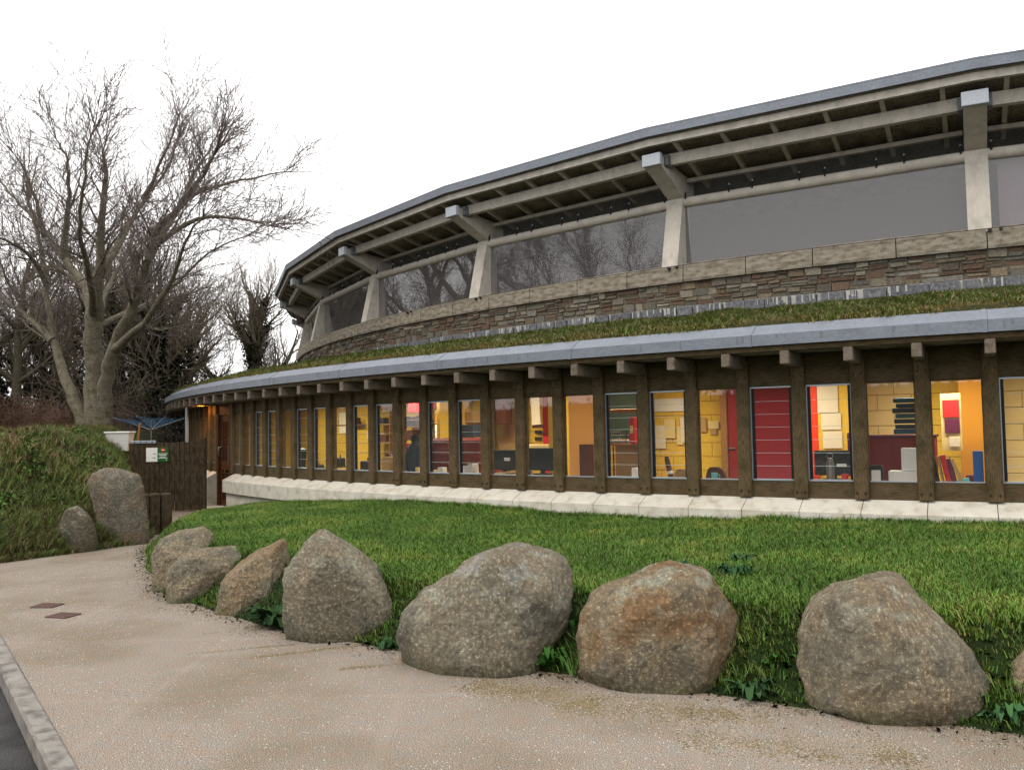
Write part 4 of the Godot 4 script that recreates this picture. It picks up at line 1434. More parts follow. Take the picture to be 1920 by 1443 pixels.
func build_boulders() -> void:
	var buff := Color(0.46, 0.405, 0.31)
	var grey_c := Color(0.45, 0.42, 0.345)
	var rows := [
		["low grey boulder at the head of the row, where the path turns to the gate", Vector3(-3.66, 0, -9.66), 0.37, 0.6, [-0.27, 0.05, -0.28, 0.35, -0.2, 0.5, -0.02, 0.59, 0.24, 0.62, 0.33, 0.53, 0.31, 0.38, 0.3, 0.05], buff, 0.1, 0.2],
		["smooth rounded buff boulder with one white spot, second along the row", Vector3(-3.17, 0, -9.02), 0.35, 0.7, [-0.36, 0.05, -0.33, 0.27, -0.2, 0.43, -0.04, 0.48, 0.28, 0.47, 0.37, 0.4, 0.4, 0.2, 0.38, 0.0, 0.16, -0.09, -0.07, -0.04, -0.25, 0.0], buff, 0.1, 0.15],
		["tan boulder with a rust-tinged sloping top, beside the large-leaved weed", Vector3(-2.5, 0, -8.33), 0.30, 0.7, [-0.34, 0.03, -0.25, 0.25, -0.11, 0.41, 0.07, 0.53, 0.29, 0.6, 0.34, 0.42, 0.31, 0.22, 0.26, 0.1, 0.14, -0.05, 0.02, -0.09, -0.18, -0.03, -0.3, 0.0], Color(0.48, 0.4, 0.285), 0.35, 0.15],
		["pointed grey boulder with a peaked top", Vector3(-1.42, 0, -7.21), 0.19, 0.60, [-0.45, 0.52, -0.34, 0.64, -0.21, 0.78, -0.15, 0.82, -0.00, 0.76, 0.17, 0.63, 0.28, 0.51, 0.35, 0.35, 0.40, 0.20, 0.45, 0.02, 0.40, -0.06, 0.21, -0.13, 0.04, -0.04, -0.18, 0.04, -0.41, 0.07, -0.44, 0.29], grey_c, 0.15, 0.5],
		["broad lichen-spotted boulder with dark crust on its humped top", Vector3(-0.22, 0, -6.32), 0.04, 0.75, [-0.60, 0.23, -0.55, 0.36, -0.41, 0.50, -0.22, 0.59, -0.11, 0.68, 0.05, 0.77, 0.22, 0.80, 0.37, 0.75, 0.54, 0.70, 0.60, 0.61, 0.58, 0.36, 0.52, 0.23, 0.34, 0.11, 0.24, -0.02, 0.13, -0.10, -0.12, -0.06, -0.42, 0.01, -0.60, 0.11], grey_c, 0.15, 0.8],
		["rounded orange-brown rust-stained boulder", Vector3(0.94, 0, -5.83), -0.16, 0.75, [-0.52, 0.25, -0.49, 0.41, -0.40, 0.54, -0.22, 0.63, -0.03, 0.69, 0.11, 0.71, 0.30, 0.68, 0.38, 0.56, 0.45, 0.43, 0.52, 0.29, 0.51, 0.17, 0.42, 0.03, 0.31, -0.06, 0.18, -0.09, -0.06, -0.07, -0.31, -0.02, -0.46, 0.06], Color(0.46, 0.375, 0.265), 0.6, 0.6],
		["big smooth boulder with pitted white-flecked top and long sloping side", Vector3(2.22, 0, -5.24), -0.41, 0.80, [-0.52, 0.23, -0.48, 0.39, -0.40, 0.56, -0.29, 0.66, -0.12, 0.72, 0.05, 0.70, 0.15, 0.59, 0.26, 0.46, 0.38, 0.33, 0.47, 0.21, 0.52, 0.11, 0.50, 0.02, 0.39, -0.06, 0.17, -0.09, -0.12, -0.10, -0.36, -0.06, -0.45, 0.01, -0.51, 0.15], Color(0.44, 0.39, 0.305), 0.2, 0.6],
		["buff boulder cut off by the picture's edge, beyond the big smooth boulder", Vector3(3.08, 0, -4.94), -0.55, 0.70, [-0.31, 0.12, -0.29, 0.24, -0.25, 0.31, -0.12, 0.39, 0.11, 0.43, 0.27, 0.34, 0.31, 0.14, 0.21, -0.01, -0.09, -0.09, -0.28, -0.08], Color(0.48, 0.42, 0.32), 0.2, 0.2]]
	for i in rows.size():
		var q: Array = rows[i]
		boulder("boulder", q[0], q[1], q[2], q[3], q[4], 400 + i * 7, q[5], q[6], q[7], 0.12)
	boulder("standing_stone", "tall rounded standing stone with a reddish top, in front of the dark gate", Vector3(-6.03, 0, -13.43), 0.42, 0.42, [-0.41, 0.96, -0.36, 1.07, -0.17, 1.15, 0.01, 1.13, 0.24, 1.03, 0.34, 0.84, 0.37, 0.47, 0.41, 0.14, 0.37, -0.00, 0.02, -0.02, -0.24, 0.04, -0.32, 0.51], 470, Color(0.4, 0.365, 0.305), 0.3, 0.3)
	boulder("boulder", "small mossy triangular boulder at the foot of the bank beside the standing stone", Vector3(-6.35, 0, -12.81), 0.46, 0.50, [-0.30, 0.10, -0.26, 0.38, -0.15, 0.57, -0.01, 0.64, 0.13, 0.51, 0.22, 0.31, 0.30, 0.03, 0.27, -0.02, -0.11, -0.02], 480, Color(0.25, 0.235, 0.185), 0.1, 0.5)

# ---------------------------------------------------------------- gate, signs, logs, washing line, lamp
func build_entrance() -> void:
	rng.seed = 500
	var mb := MB.new()
	var o := thing("timber_gate", "dark weathered timber gate of upright boards across the path", "gate", Transform3D(Basis(Vector3.UP, 0.1), Vector3(-7.5, 0, -18.9)))
	for i in 14:
		mb = MB.new()
		mb.cbox(Transform3D(Basis(Vector3.FORWARD, rng.randf_range(-0.006, 0.006)), Vector3(-0.7 + i * 0.106, 0.77, rng.randf_range(-0.006, 0.006))), Vector3(0.1, 1.46 + rng.randf_range(-0.012, 0.012), 0.03), 0.005)
		part("board", mb, mat.gate, o)
	for y in [0.3, 1.25]:
		mb = MB.new()
		mb.cbox(Transform3D(Basis(), Vector3(0, y, -0.045)), Vector3(1.5, 0.12, 0.045), 0.006)
		part("rail", mb, mat.gate, o)
	mb = MB.new()
	mb.cbox(Transform3D(Basis(), Vector3(0.795, 0.78, -0.01)), Vector3(0.12, 1.62, 0.12), 0.01)
	part("post", mb, mat.gate, o)
	mb = MB.new()
	mb.cbox(Transform3D(Basis(), Vector3(-0.45, 1.515, 0.012)), Vector3(0.52, 0.06, 0.05), 0.006)
	part("hinge_bar", mb, mat.galv, o)
	for i in 4:
		mb = MB.new()
		mb.tube([Vector3(-0.62 + i * 0.12, 1.515, 0.036), Vector3(-0.62 + i * 0.12, 1.515, 0.05)], [0.014, 0.01], 8, true)
		part("bolt", mb, mat.iron, o)
	var gb := Basis(Vector3.UP, 0.1)
	var at := Vector3(-7.5, 0, -18.9)
	var s := thing("white_notice", "plain white notice fixed to the dark timber gate, next to the green sign", "sign", Transform3D(gb, at + gb * Vector3(-0.27, 1.24, 0.03)))
	mb = MB.new()
	mb.cbox(Transform3D(), Vector3(0.235, 0.3, 0.008), 0.002)
	part("board", mb, mat.white, s)
	mb = MB.new()
	mb.box(Transform3D(Basis(), Vector3(0.055, 0.02, 0.006)), Vector3(0.05, 0.012, 0.003))
	mb.box(Transform3D(Basis(), Vector3(0.05, -0.065, 0.006)), Vector3(0.055, 0.012, 0.003))
	part("print", mb, mat.black, s)
	s = thing("green_sign", "green sign with a red no-entry disc and lines of white print on the gate", "sign", Transform3D(gb, at + gb * Vector3(-0.035, 1.24, 0.03)))
	mb = MB.new()
	mb.cbox(Transform3D(), Vector3(0.225, 0.31, 0.008), 0.002)
	part("board", mb, mat.green, s)
	mb = MB.new()
	mb.tube([Vector3(0, 0.1, 0.003), Vector3(0, 0.1, 0.008)], [0.045, 0.045], 20, true)
	part("red_disc", mb, mat.sign_red, s)
	mb = MB.new()
	mb.box(Transform3D(Basis(), Vector3(0, 0.1, 0.0095)), Vector3(0.062, 0.016, 0.002))
	part("white_bar", mb, mat.white, s)
	mb = MB.new()
	for q in [[0.02, 0.19], [-0.01, 0.16], [-0.045, 0.13], [-0.075, 0.19]]: mb.box(Transform3D(Basis(), Vector3(-0.005, q[0], 0.0055)), Vector3(q[1], 0.013, 0.003))
	mb.box(Transform3D(Basis(), Vector3(0.07, -0.115, 0.0055)), Vector3(0.02, 0.02, 0.003))
	part("print", mb, mat.white, s)
	# upright logs between standing stone and gate
	var lg := thing("log_wall", "row of short dark mossy upright timbers beside the standing stone", "retaining wall", Transform3D(Basis(Vector3.UP, 0.55), Vector3(-6.05, 0, -14.75)))
	for i in 4:
		mb = MB.new()
		mb.cbox(Transform3D(Basis(Vector3.UP, rng.randf_range(-0.1, 0.1)), Vector3(-0.34 + i * 0.18, 0.3, rng.randf_range(-0.02, 0.02))), Vector3(0.165, 0.76 + rng.randf_range(-0.03, 0.03), 0.17), 0.02)
		part("upright", mb, mat.gate, lg)
	# white tub, stake
	var tb := thing("white_tub", "white lidded tub standing behind the crest of the bank under the tree", "tub", Transform3D(Basis(Vector3.UP, 0.15), Vector3(-9.42, 1.3, -21.0)))
	mb = MB.new()
	mb.hexa([Vector3(-0.22, 0, -0.2), Vector3(0.22, 0, -0.2), Vector3(0.22, 0, 0.2), Vector3(-0.22, 0, 0.2), Vector3(-0.27, 0.42, -0.24), Vector3(0.27, 0.42, -0.24), Vector3(0.27, 0.42, 0.24), Vector3(-0.27, 0.42, 0.24)])
	part("tub_body", mb, mat.white, tb)
	mb = MB.new()
	mb.cbox(Transform3D(Basis(), Vector3(0, 0.44, 0)), Vector3(0.6, 0.045, 0.54), 0.015)
	part("lid", mb, mat.white, tb)
	mb = MB.new()
	mb.cbox(Transform3D(Basis(Vector3.BACK, -0.12), Vector3(-8.56, 1.2, -19.9)), Vector3(0.045, 1.5, 0.03), 0.004)
	tag(place("wooden_stake", mb.mesh(), mat.wood, self), "leaning pale wooden stake at the end of the dark gate", "stake")
	# rotary washing line
	var wl := thing("washing_line", "blue rotary washing line standing in the yard behind the gate", "washing line", Transform3D(Basis(Vector3.UP, 0.3), Vector3(-9.5, 0.3, -23.0)))
	mb = MB.new()
	mb.tube([Vector3(0, 0, 0), Vector3(0, 1.75, 0)], [0.022, 0.02], 8, true)
	part("mast", mb, mat.steel, wl)
	var tips := []
	for i in 4:
		var a := TAU * i / 4 + 0.25
		var d := Vector3(cos(a), 0, sin(a))
		mb = MB.new()
		mb.tube([Vector3(0, 1.5, 0), d * 1.0 + Vector3(0, 1.84, 0)], [0.014, 0.012], 6, true)
		part("arm", mb, mat.steel, wl)
		tips.append(d)
	mb = MB.new()
	for k in 8:
		var f := 0.3 + k * 0.1
		for i in 4:
			var p: Vector3 = tips[i] * f + Vector3(0, 1.5 + 0.34 * f, 0)
			var q: Vector3 = tips[(i + 1) % 4] * f + Vector3(0, 1.5 + 0.34 * f, 0)
			mb.tube([p, p.lerp(q, 0.5) - Vector3(0, 0.1 * f, 0), q], [0.0035, 0.0035, 0.0035], 4)
	part("line", mb, mat.line_blue, wl)
	# lit lamp under the eaves over the door
	var lt := frame(post_t(25.9), 31.0, 2.43)
	var lp := thing("soffit_lamp", "lit orange lamp under the eaves over the louvred door", "lamp", lt)
	mb = MB.new()
	mb.cbox(Transform3D(Basis(), Vector3(0, 0, 0)), Vector3(0.42, 0.05, 0.12), 0.01)
	part("housing", mb, mat.iron, lp)
	mb = MB.new()
	mb.cbox(Transform3D(Basis(), Vector3(0, -0.045, 0)), Vector3(0.38, 0.03, 0.09), 0.01)
	part("lamp_glow", mb, mat.glow_orange, lp)
	var ol := AreaLight3D.new()
	ol.name = "light"
	ol.area_size = Vector2(0.38, 0.09)
	ol.light_color = Color(1.0, 0.62, 0.2)
	ol.light_energy = 1.1
	ol.shadow_enabled = true
	ol.transform = Transform3D(Basis(Vector3.RIGHT, -PI / 2), Vector3(0, -0.07, 0))
	lp.add_child(ol)

# ---------------------------------------------------------------- what stands behind the windows
func bx(called: String, label: String, cat: String, t: float, r: float, y0: float, y1: float, w: float, d: float, m: Material, tilt := 0.0, group := "") -> Node3D:
	var mb := MB.new()
	var h := y1 - y0
	mb.cbox(Transform3D(Basis(), Vector3(0, h * 0.5, 0)), Vector3(w, h, d), minf(0.006, minf(w, d) * 0.2))
	var o := place(called, mb.mesh(), m, self, frame(t, r, y0) * Transform3D(Basis(Vector3.BACK, tilt), Vector3.ZERO))
	tag(o, label, cat, group)
	return o

func sub(o: Node3D, called: String, at: Vector3, size: Vector3, m: Material, bev := 0.004) -> void:
	var mb := MB.new()
	mb.cbox(Transform3D(Basis(), at), size, bev)
	part(called, mb, m, o)

func monitor(label: String, t: float, r: float, y0: float, y1: float, w: float) -> Node3D:
	var o := thing("monitor", label, "monitor", frame(t, r, y0))
	var h := y1 - y0
	sub(o, "casing", Vector3(0, h * 0.58, 0), Vector3(w, h * 0.84, 0.05), mat.black, 0.012)
	sub(o, "stand", Vector3(0, h * 0.12, -0.02), Vector3(0.07, h * 0.24, 0.04), mat.black)
	sub(o, "foot", Vector3(0, 0.01, -0.02), Vector3(0.24, 0.02, 0.17), mat.black)
	return o

func chair(label: String, t: float, r: float, y0: float, y1: float, w: float, m: Material, round_back: bool) -> void:
	var o := thing("office_chair", label, "chair", frame(t, r, 0.3))
	var mb := MB.new()
	var h := y1 - y0
	var prev := []
	for i in 13:      # padded back, rounded at the top corners, curved across
		var u := -1.0 + i / 6.0
		var top := y1 - 0.3 - (h * 0.55 * pow(absf(u), 4.0 if round_back else 12.0))
		var x := u * w * 0.5
		var z := -0.06 * u * u
		var now := [Vector3(x, y0 - 0.3, z - 0.03), Vector3(x, y0 - 0.3, z + 0.03), Vector3(x, top, z - 0.045), Vector3(x, top, z + 0.015)]
		if i > 0: mb.hexa([prev[0], now[0], now[1], prev[1], prev[2], now[2], now[3], prev[3]])
		prev = now
	part("backrest", mb, m, o)
	sub(o, "seat", Vector3(0, 0.42, -0.28), Vector3(0.46, 0.08, 0.46), m, 0.02)
	sub(o, "back_support", Vector3(0, 0.5, -0.03), Vector3(0.07, 0.34, 0.03), mat.black)
	mb = MB.new()
	mb.tube([Vector3(0, 0.05, -0.28), Vector3(0, 0.4, -0.28)], [0.03, 0.025], 8, true)
	part("column", mb, mat.black, o)
	for i in 5:
		var a := TAU * i / 5
		mb = MB.new()
		mb.tube([Vector3(0, 0.06, -0.28), Vector3(cos(a) * 0.26, 0.03, -0.28 + sin(a) * 0.26)], [0.022, 0.018], 6, true)
		part("foot", mb, mat.black, o)

func shelf_unit(label: String, t: float, r: float, w: float, y0: float, y1: float, rows: int, m: Material) -> Node3D:
	var o := thing("shelf_unit", label, "shelves", frame(t, r, y0))
	var h := y1 - y0
	for s in [-1, 1]: sub(o, "side_panel", Vector3(s * (w * 0.5 - 0.01), h * 0.5, 0), Vector3(0.02, h, 0.28), m)
	for i in rows + 1: sub(o, "shelf", Vector3(0, lerpf(0.012, h - 0.012, float(i) / rows), 0), Vector3(w - 0.045, 0.022, 0.28), m)
	return o

func build_contents() -> void:
	rng.seed = 600
	var S := 0.956
	# nearest windows: books, box files, poster
	bx("poster", "red and white banner poster on the wall in the last window but one", "poster", 2.0638, 29.0, 1.28, 2.0, 0.23, 0.012, mat.cream)
	bx("poster", "red panel at the head of the banner poster", "poster", 2.0637, 29.02, 1.7, 1.92, 0.19, 0.01, mat.red)
	bx("poster", "dark picture in the middle of the banner poster", "poster", 2.0634, 29.02, 1.5, 1.68, 0.17, 0.01, mat.purple)
	bx("poster", "yellow card with a dark figure below the banner poster", "poster", 2.0628, 29.03, 1.33, 1.46, 0.12, 0.01, mat.paper)
	bx("notice_board", "orange board behind the books in the last window but one", "board", 2.0535, 28.4, 0.75, 2.3, 0.42, 0.03, mat.orange)
	bx("box_file", "upright blue box file on the window shelf next to leaning books", "box file", 2.0543, 30.45, S, 1.32, 0.1, 0.24, mat.blue)
	bx("book", "dark brown book leaning at the post end of the book row", "book", 2.0688, 30.45, S, 1.24, 0.028, 0.19, mat.brown, 0.1, "books leaning on the window shelf")
	bx("book", "black book leaning second in the book row", "book", 2.0675, 30.45, S, 1.26, 0.035, 0.2, mat.black, 0.14, "books leaning on the window shelf")
	bx("book", "thin tan book leaning third in the book row", "book", 2.0657, 30.45, S, 1.27, 0.02, 0.2, mat.tan, 0.16, "books leaning on the window shelf")
	bx("book", "thick crimson book leaning in the middle of the book row", "book", 2.0637, 30.45, S, 1.28, 0.055, 0.2, mat.red, 0.2, "books leaning on the window shelf")
	bx("book", "dark purple book leaning beside the crimson book", "book", 2.062, 30.45, S, 1.24, 0.045, 0.2, mat.purple, 0.2, "books leaning on the window shelf")
	bx("book", "tan book leaning steeply at the free end of the book row", "book", 2.0595, 30.45, S, 1.25, 0.03, 0.2, mat.tan, 0.36, "books leaning on the window shelf")
	bx("card", "turquoise card lying against the leaning tan book", "card", 2.0588, 30.5, S, 1.02, 0.12, 0.05, mat.aqua, 0.3)
	bx("tray", "red tray on the window shelf beside the blue box file", "tray", 2.0565, 30.35, S, 1.05, 0.12, 0.2, mat.dark_red)
	# folders and white boxes
	for i in 7:
		bx("folder", ["lowest", "second lowest", "third lowest", "middle", "third highest", "second highest", "topmost"][i] + " slate-blue folder in the stack of folders behind the white boxes", "folder", 2.0808 + 0.0004 * sin(i * 2.1), 29.2, 1.5 + i * 0.066, 1.5 + i * 0.066 + rng.randf_range(0.05, 0.063), 0.26 + 0.03 * cos(i * 3.0), 0.3, mat.navy if i % 3 else mat.teal, 0.0, "stacked folders behind the white boxes")
	var cab := thing("red_cabinet", "low dark red cabinet under the stack of folders", "cabinet", frame(2.086, 29.2, 0.3))
	sub(cab, "carcass", Vector3(0, 0.58, 0), Vector3(0.95, 1.16, 0.45), mat.dark_red, 0.01)
	sub(cab, "top", Vector3(0, 1.175, 0), Vector3(0.99, 0.03, 0.49), mat.purple, 0.006)
	sub(cab, "door", Vector3(-0.24, 0.6, 0.233), Vector3(0.44, 1.05, 0.016), mat.dark_red)
	sub(cab, "door", Vector3(0.24, 0.6, 0.233), Vector3(0.44, 1.05, 0.016), mat.dark_red)
	bx("white_box", "upright white box on the window shelf in front of the red cabinet", "box", 2.0772, 30.25, S + 0.135, 1.35, 0.17, 0.18, mat.white)
	bx("white_box", "flat white box lying under the upright white box", "box", 2.0797, 30.25, S, 1.088, 0.3, 0.24, mat.white)
	var sp := thing("desk_speaker", "small dark speaker with a pale front on the window shelf", "speaker", frame(2.0888, 30.35, S))
	sub(sp, "casing", Vector3(0, 0.1, 0), Vector3(0.14, 0.2, 0.12), mat.black, 0.012)
	sub(sp, "front", Vector3(0, 0.08, 0.062), Vector3(0.1, 0.13, 0.008), mat.white)
	# notices, monitor and flask
	bx("pin_board", "yellow wall board covered with paper notices", "board", 2.117, 28.45, 1.15, 2.3, 0.46, 0.02, mat.yellow)
	for q in [[2.1185, 1.8, 2.2, 0.28], [2.1172, 1.56, 1.79, 0.27], [2.1168, 1.3, 1.54, 0.26]]:
		bx("notice_sheet", "printed paper sheet pinned on the yellow board above the dark monitor", "notice", q[0], 28.475, q[1], q[2], q[3], 0.006, mat.paper, 0.0, "paper sheets on the yellow board")
	bx("red_screen", "upright orange-red panel beside the yellow notice board", "panel", 2.1253, 28.45, 0.9, 2.3, 0.1, 0.04, plain(Color(0.85, 0.22, 0.08), 0.6))
	bx("purple_screen", "purple low screen at the edge of the yellow notice board", "screen", 2.1035, 28.9, 1.2, 1.52, 0.22, 0.03, mat.purple)
	monitor("wide dark monitor behind the silver flask", 2.1065, 30.05, S, 1.32, 0.44)
	var fl := thing("flask", "silver flask with a wire loop on the window shelf before the dark monitor", "flask", frame(2.1053, 30.42, S))
	var mb := MB.new()
	mb.tube([Vector3(0, 0, 0), Vector3(0, 0.23, 0), Vector3(0, 0.26, 0), Vector3(0, 0.28, 0)], [0.045, 0.045, 0.034, 0.03], 16, true)
	part("flask_body", mb, mat.steel, fl)
	mb = MB.new()
	var ring := []
	var rr := []
	for i in 13:
		ring.append(Vector3(cos(TAU * i / 12) * 0.035, 0.31 + sin(TAU * i / 12) * 0.03, 0))
		rr.append(0.004)
	mb.tube(ring, rr, 6)
	part("loop", mb, mat.steel, fl)
	bx("label_card", "small white label card on the shelf beside the silver flask", "card", 2.1012, 30.4, S + 0.18, S + 0.215, 0.11, 0.02, mat.white)
	# red roller blind right behind the slatted panes
	bx("red_blind", "bright red blind filling one whole window", "blind", 2.1292, 30.25, 0.96, 2.3, 0.53, 0.012, mat.red_cloth)
	bx("red_screen", "broad red wall screen behind the red blind and the dark red door", "screen", 2.152, 27.96, 0.72, 2.38, 1.36, 0.03, mat.red)
	bx("red_screen", "upright red screen on the wall beside the curled paper chart", "screen", 2.2965, 27.96, 0.72, 2.38, 0.4, 0.03, mat.red)
	# door, switch and chair
	var dr := thing("inner_door", "dark red inner door seen through the window beside the red blind", "door", frame(2.1672, 28.2, 0.3))
	sub(dr, "door_leaf", Vector3(0, 1.0, 0), Vector3(0.3, 2.0, 0.045), mat.dark_red)
	sub(dr, "frame", Vector3(-0.22, 1.02, 0), Vector3(0.1, 2.06, 0.08), mat.wood)
	sub(dr, "handle", Vector3(-0.1, 1.0, 0.04), Vector3(0.1, 0.02, 0.03), mat.steel)
	bx("light_switch", "square switch on the yellow wall by the dark red door", "switch", 2.1853, 27.92, 1.5, 1.6, 0.1, 0.02, mat.tan)
	chair("brown round-backed chair in front of the yellow wall with the switch", 2.1578, 29.95, 0.75, 1.1, 0.3, mat.brown, true)
	# board and stick
	bx("white_board", "long white board high on the yellow block wall", "board", 2.2116, 27.93, 1.89, 2.1, 0.6, 0.02, mat.white)
	var sk := thing("bottle", "dark brown bottle leaning on the sill in front of the yellow block wall", "bottle", frame(2.1747, 30.2, S) * Transform3D(Basis(Vector3.BACK, 0.22), Vector3.ZERO))
	mb = MB.new()
	mb.tube([Vector3(0, 0, 0), Vector3(0, 0.2, 0), Vector3(0, 0.25, 0), Vector3(0, 0.29, 0), Vector3(0, 0.3, 0)], [0.036, 0.036, 0.034, 0.026, 0.012], 14, true)
	part("bottle_body", mb, mat.brown, sk)
	mb = MB.new()
	mb.tube([Vector3(0, 0.06, 0), Vector3(0, 0.1, 0)], [0.0375, 0.0375], 14)
	part("band", mb, mat.white, sk)
	chair("yellow-backed chair behind the leaning brown bottle", 2.1752, 29.8, 0.7, 1.06, 0.34, mat.tan, true)
	# dark office window with trays and a red file
	bx("dark_screen", "dark green partition screen behind the wire file trays", "screen", 2.2282, 28.6, 1.38, 2.4, 0.62, 0.04, plain(Color(0.1, 0.13, 0.08), 0.8))
	var tbk := thing("desk", "tan desk with a dark leg carrying the wire trays and the red file", "desk", frame(2.2048, 29.7, 0.3))
	sub(tbk, "desk_top", Vector3(0, 1.1, 0), Vector3(0.62, 0.03, 0.4), mat.wood)
	sub(tbk, "modesty_panel", Vector3(0, 0.55, -0.14), Vector3(0.58, 1.06, 0.02), mat.tan)
	sub(tbk, "leg", Vector3(-0.16, 0.54, 0.15), Vector3(0.02, 1.08, 0.02), mat.black)
	sub(tbk, "leg", Vector3(0.27, 0.54, 0.15), Vector3(0.02, 1.08, 0.02), mat.black)
	var tr := thing("wire_tray", "two-tier black wire file tray on the tan desk", "file tray", frame(2.2089, 29.75, 1.416))
	for j in 2:
		mb = MB.new()
		for i in 7: mb.tube([Vector3(-0.11 + i * 0.037, 0.02 + j * 0.1, -0.14), Vector3(-0.11 + i * 0.037, 0.02 + j * 0.1, 0.14), Vector3(-0.11 + i * 0.037, 0.07 + j * 0.1, 0.15)], [0.004, 0.004, 0.004], 5)
		mb.tube([Vector3(-0.12, 0.07 + j * 0.1, 0.15), Vector3(0.12, 0.07 + j * 0.1, 0.15)], [0.005, 0.005], 5)
		part("tray", mb, mat.steel, tr)
	for s in [-1, 1]: sub(tr, "upright", Vector3(s * 0.12, 0.1, 0), Vector3(0.01, 0.2, 0.02), mat.black)
	sub(tr, "papers", Vector3(0, 0.045, 0), Vector3(0.2, 0.02, 0.25), mat.paper)
	var lv := thing("lever_file", "tall red lever-arch file with a pale label, on the tan desk", "file", frame(2.1985, 29.8, 1.416))
	sub(lv, "cover", Vector3(0, 0.19, 0), Vector3(0.075, 0.38, 0.26), mat.red)
	sub(lv, "spine_label", Vector3(0, 0.2, 0.132), Vector3(0.05, 0.11, 0.004), mat.cream)
	bx("wall_shelf", "orange-lit wooden shelf in the dark office window over the trays", "shelf", 2.2126, 29.3, 1.87, 1.92, 0.5, 0.3, mat.wood)
	bx("carton", "small green and white carton on the window shelf below the tan desk", "carton", 2.1897, 30.35, S, 1.1, 0.08, 0.08, mat.white)
	# tan blind with a brown box
	bx("tan_blind", "tan roller blind drawn over a whole window", "blind", 2.2172, 30.3, 0.96, 2.3, 0.5, 0.006, mat.blind)
	bx("cardboard_box", "brown cardboard box standing on the sill in front of the tan blind", "box", 2.2135, 30.42, S, 1.42, 0.13, 0.18, mat.brown)
	# wall with coats, red strip, monitor
	bx("hanging_paper", "curled paper chart hanging on the yellow wall above the dark monitor", "chart", 2.3005, 28.25, 1.72, 2.3, 0.2, 0.02, mat.paper, 0.05)
	bx("coat_rail", "dark rail at the foot of the curled paper chart", "rail", 2.3008, 28.2, 1.66, 1.72, 0.26, 0.03, mat.brown)
	monitor("large black monitor in the window with the red strip of wall", 2.2492, 30.0, S, 1.36, 0.47)
	bx("pale_ledge", "pale ledge along the wall above the large black monitor", "ledge", 2.277, 29.0, 1.3, 1.39, 0.6, 0.16, mat.cream)
	bx("wall_socket", "dark double socket on the yellow wall, the upper of two", "socket", 2.3085, 27.94, 1.56, 1.62, 0.16, 0.02, mat.iron)
	bx("wall_socket", "dark double socket on the yellow wall, the lower of two", "socket", 2.3087, 27.94, 1.44, 1.5, 0.16, 0.02, mat.iron)
	# tan wall window
	bx("picture", "small picture high on the tan wall", "picture", 2.334, 27.94, 2.0, 2.2, 0.2, 0.02, mat.navy)
	bx("wall_cabinet", "brown wall cabinet beside the small picture", "cabinet", 2.323, 28.4, 1.74, 2.3, 0.22, 0.2, mat.brown)
	bx("tan_screen", "broad plain tan wall panel below the small picture", "panel", 2.329, 28.02, 0.8, 2.3, 0.75, 0.02, mat.tan)
	monitor("black monitor with a white label in the tan-walled window", 2.2735, 30.0, S, 1.33, 0.46)
	bx("label_card", "white label stuck on the back of the black monitor", "label", 2.271, 30.032, 1.16, 1.21, 0.12, 0.008, mat.white)
	for q in [[2.266, 0.0, 0.3, mat.paper], [2.263, 0.02, 0.2, mat.cream], [2.2595, 0.03, 0.14, mat.tan]]:
		bx("paper_stack", "loose papers heaped on the window shelf under the labelled monitor", "papers", q[0], 30.4, S + 0.005 + q[1], S + 0.035 + q[1], q[2], 0.16, q[3], 0.06, "papers under the labelled monitor")
	bx("desk_lamp_arm", "pale curved arm beside the labelled monitor", "lamp", 2.2755, 30.3, S, 1.2, 0.06, 0.05, mat.tan, 0.1)
	# pennant, box, papers, red settee
	var pn := MB.new()
	var pf := frame(2.2832, 30.42, 1.9)
	pn.hexa([Vector3(-0.012, 0, -0.003), Vector3(0.012, 0, -0.003), Vector3(0.012, 0, 0.003), Vector3(-0.012, 0, 0.003), Vector3(-0.075, 0.2, -0.003), Vector3(0.06, 0.2, -0.003), Vector3(0.06, 0.2, 0.003), Vector3(-0.075, 0.2, 0.003)])
	tag(place("pennant", pn.mesh(), mat.cream, self, pf), "small yellow pennant hanging inside a slatted window", "pennant")
	bx("storage_box", "tan storage box on the shelf behind the yellow pennant", "box", 2.3505, 28.5, 1.78, 1.98, 0.44, 0.3, mat.tan)
	bx("grey_screen", "grey office screen behind the yellow pennant", "screen", 2.366, 28.2, 0.9, 2.4, 1.5, 0.04, plain(Color(0.5, 0.5, 0.46), 0.8))
	bx("filing_drawer", "blue-grey drawer unit under the tan storage box", "drawers", 2.3384, 28.8, 1.52, 1.74, 0.4, 0.3, mat.navy)
	for q in [[2.3104, "red upholstered settee back below the yellow pennant"], [2.3352, "red upholstered settee back below the white folders"]]:
		var se := thing("red_settee", q[1], "settee", frame(q[0], 29.55, 0.3))
		sub(se, "back", Vector3(0, 0.78, 0.1), Vector3(0.66, 0.88, 0.16), mat.dark_red, 0.05)
		sub(se, "seat", Vector3(0, 0.38, -0.25), Vector3(0.66, 0.2, 0.6), mat.dark_red, 0.04)
		sub(se, "arm", Vector3(0.35, 0.5, -0.2), Vector3(0.1, 0.4, 0.6), mat.dark_red, 0.03)
	for q in [[2.2905, 0.17, 0.1], [2.287, 0.2, 0.14], [2.2838, 0.1, 0.17]]:
		bx("paper_bundle", "crumpled white paper bundle on the sill below the red settee", "papers", q[0], 30.38, S, S + q[2], q[1], 0.14, mat.white, 0.08, "white paper bundles below the settee")
	# red wall with folders
	bx("red_banner", "dark red strip along the top of the wall over the white folders", "banner", 2.3815, 28.5, 2.08, 2.3, 0.7, 0.03, mat.dark_red)
	bx("storage_box", "orange-tan storage box above the row of white-labelled folders", "box", 2.377, 28.5, 1.77, 2.04, 0.26, 0.28, mat.orange)
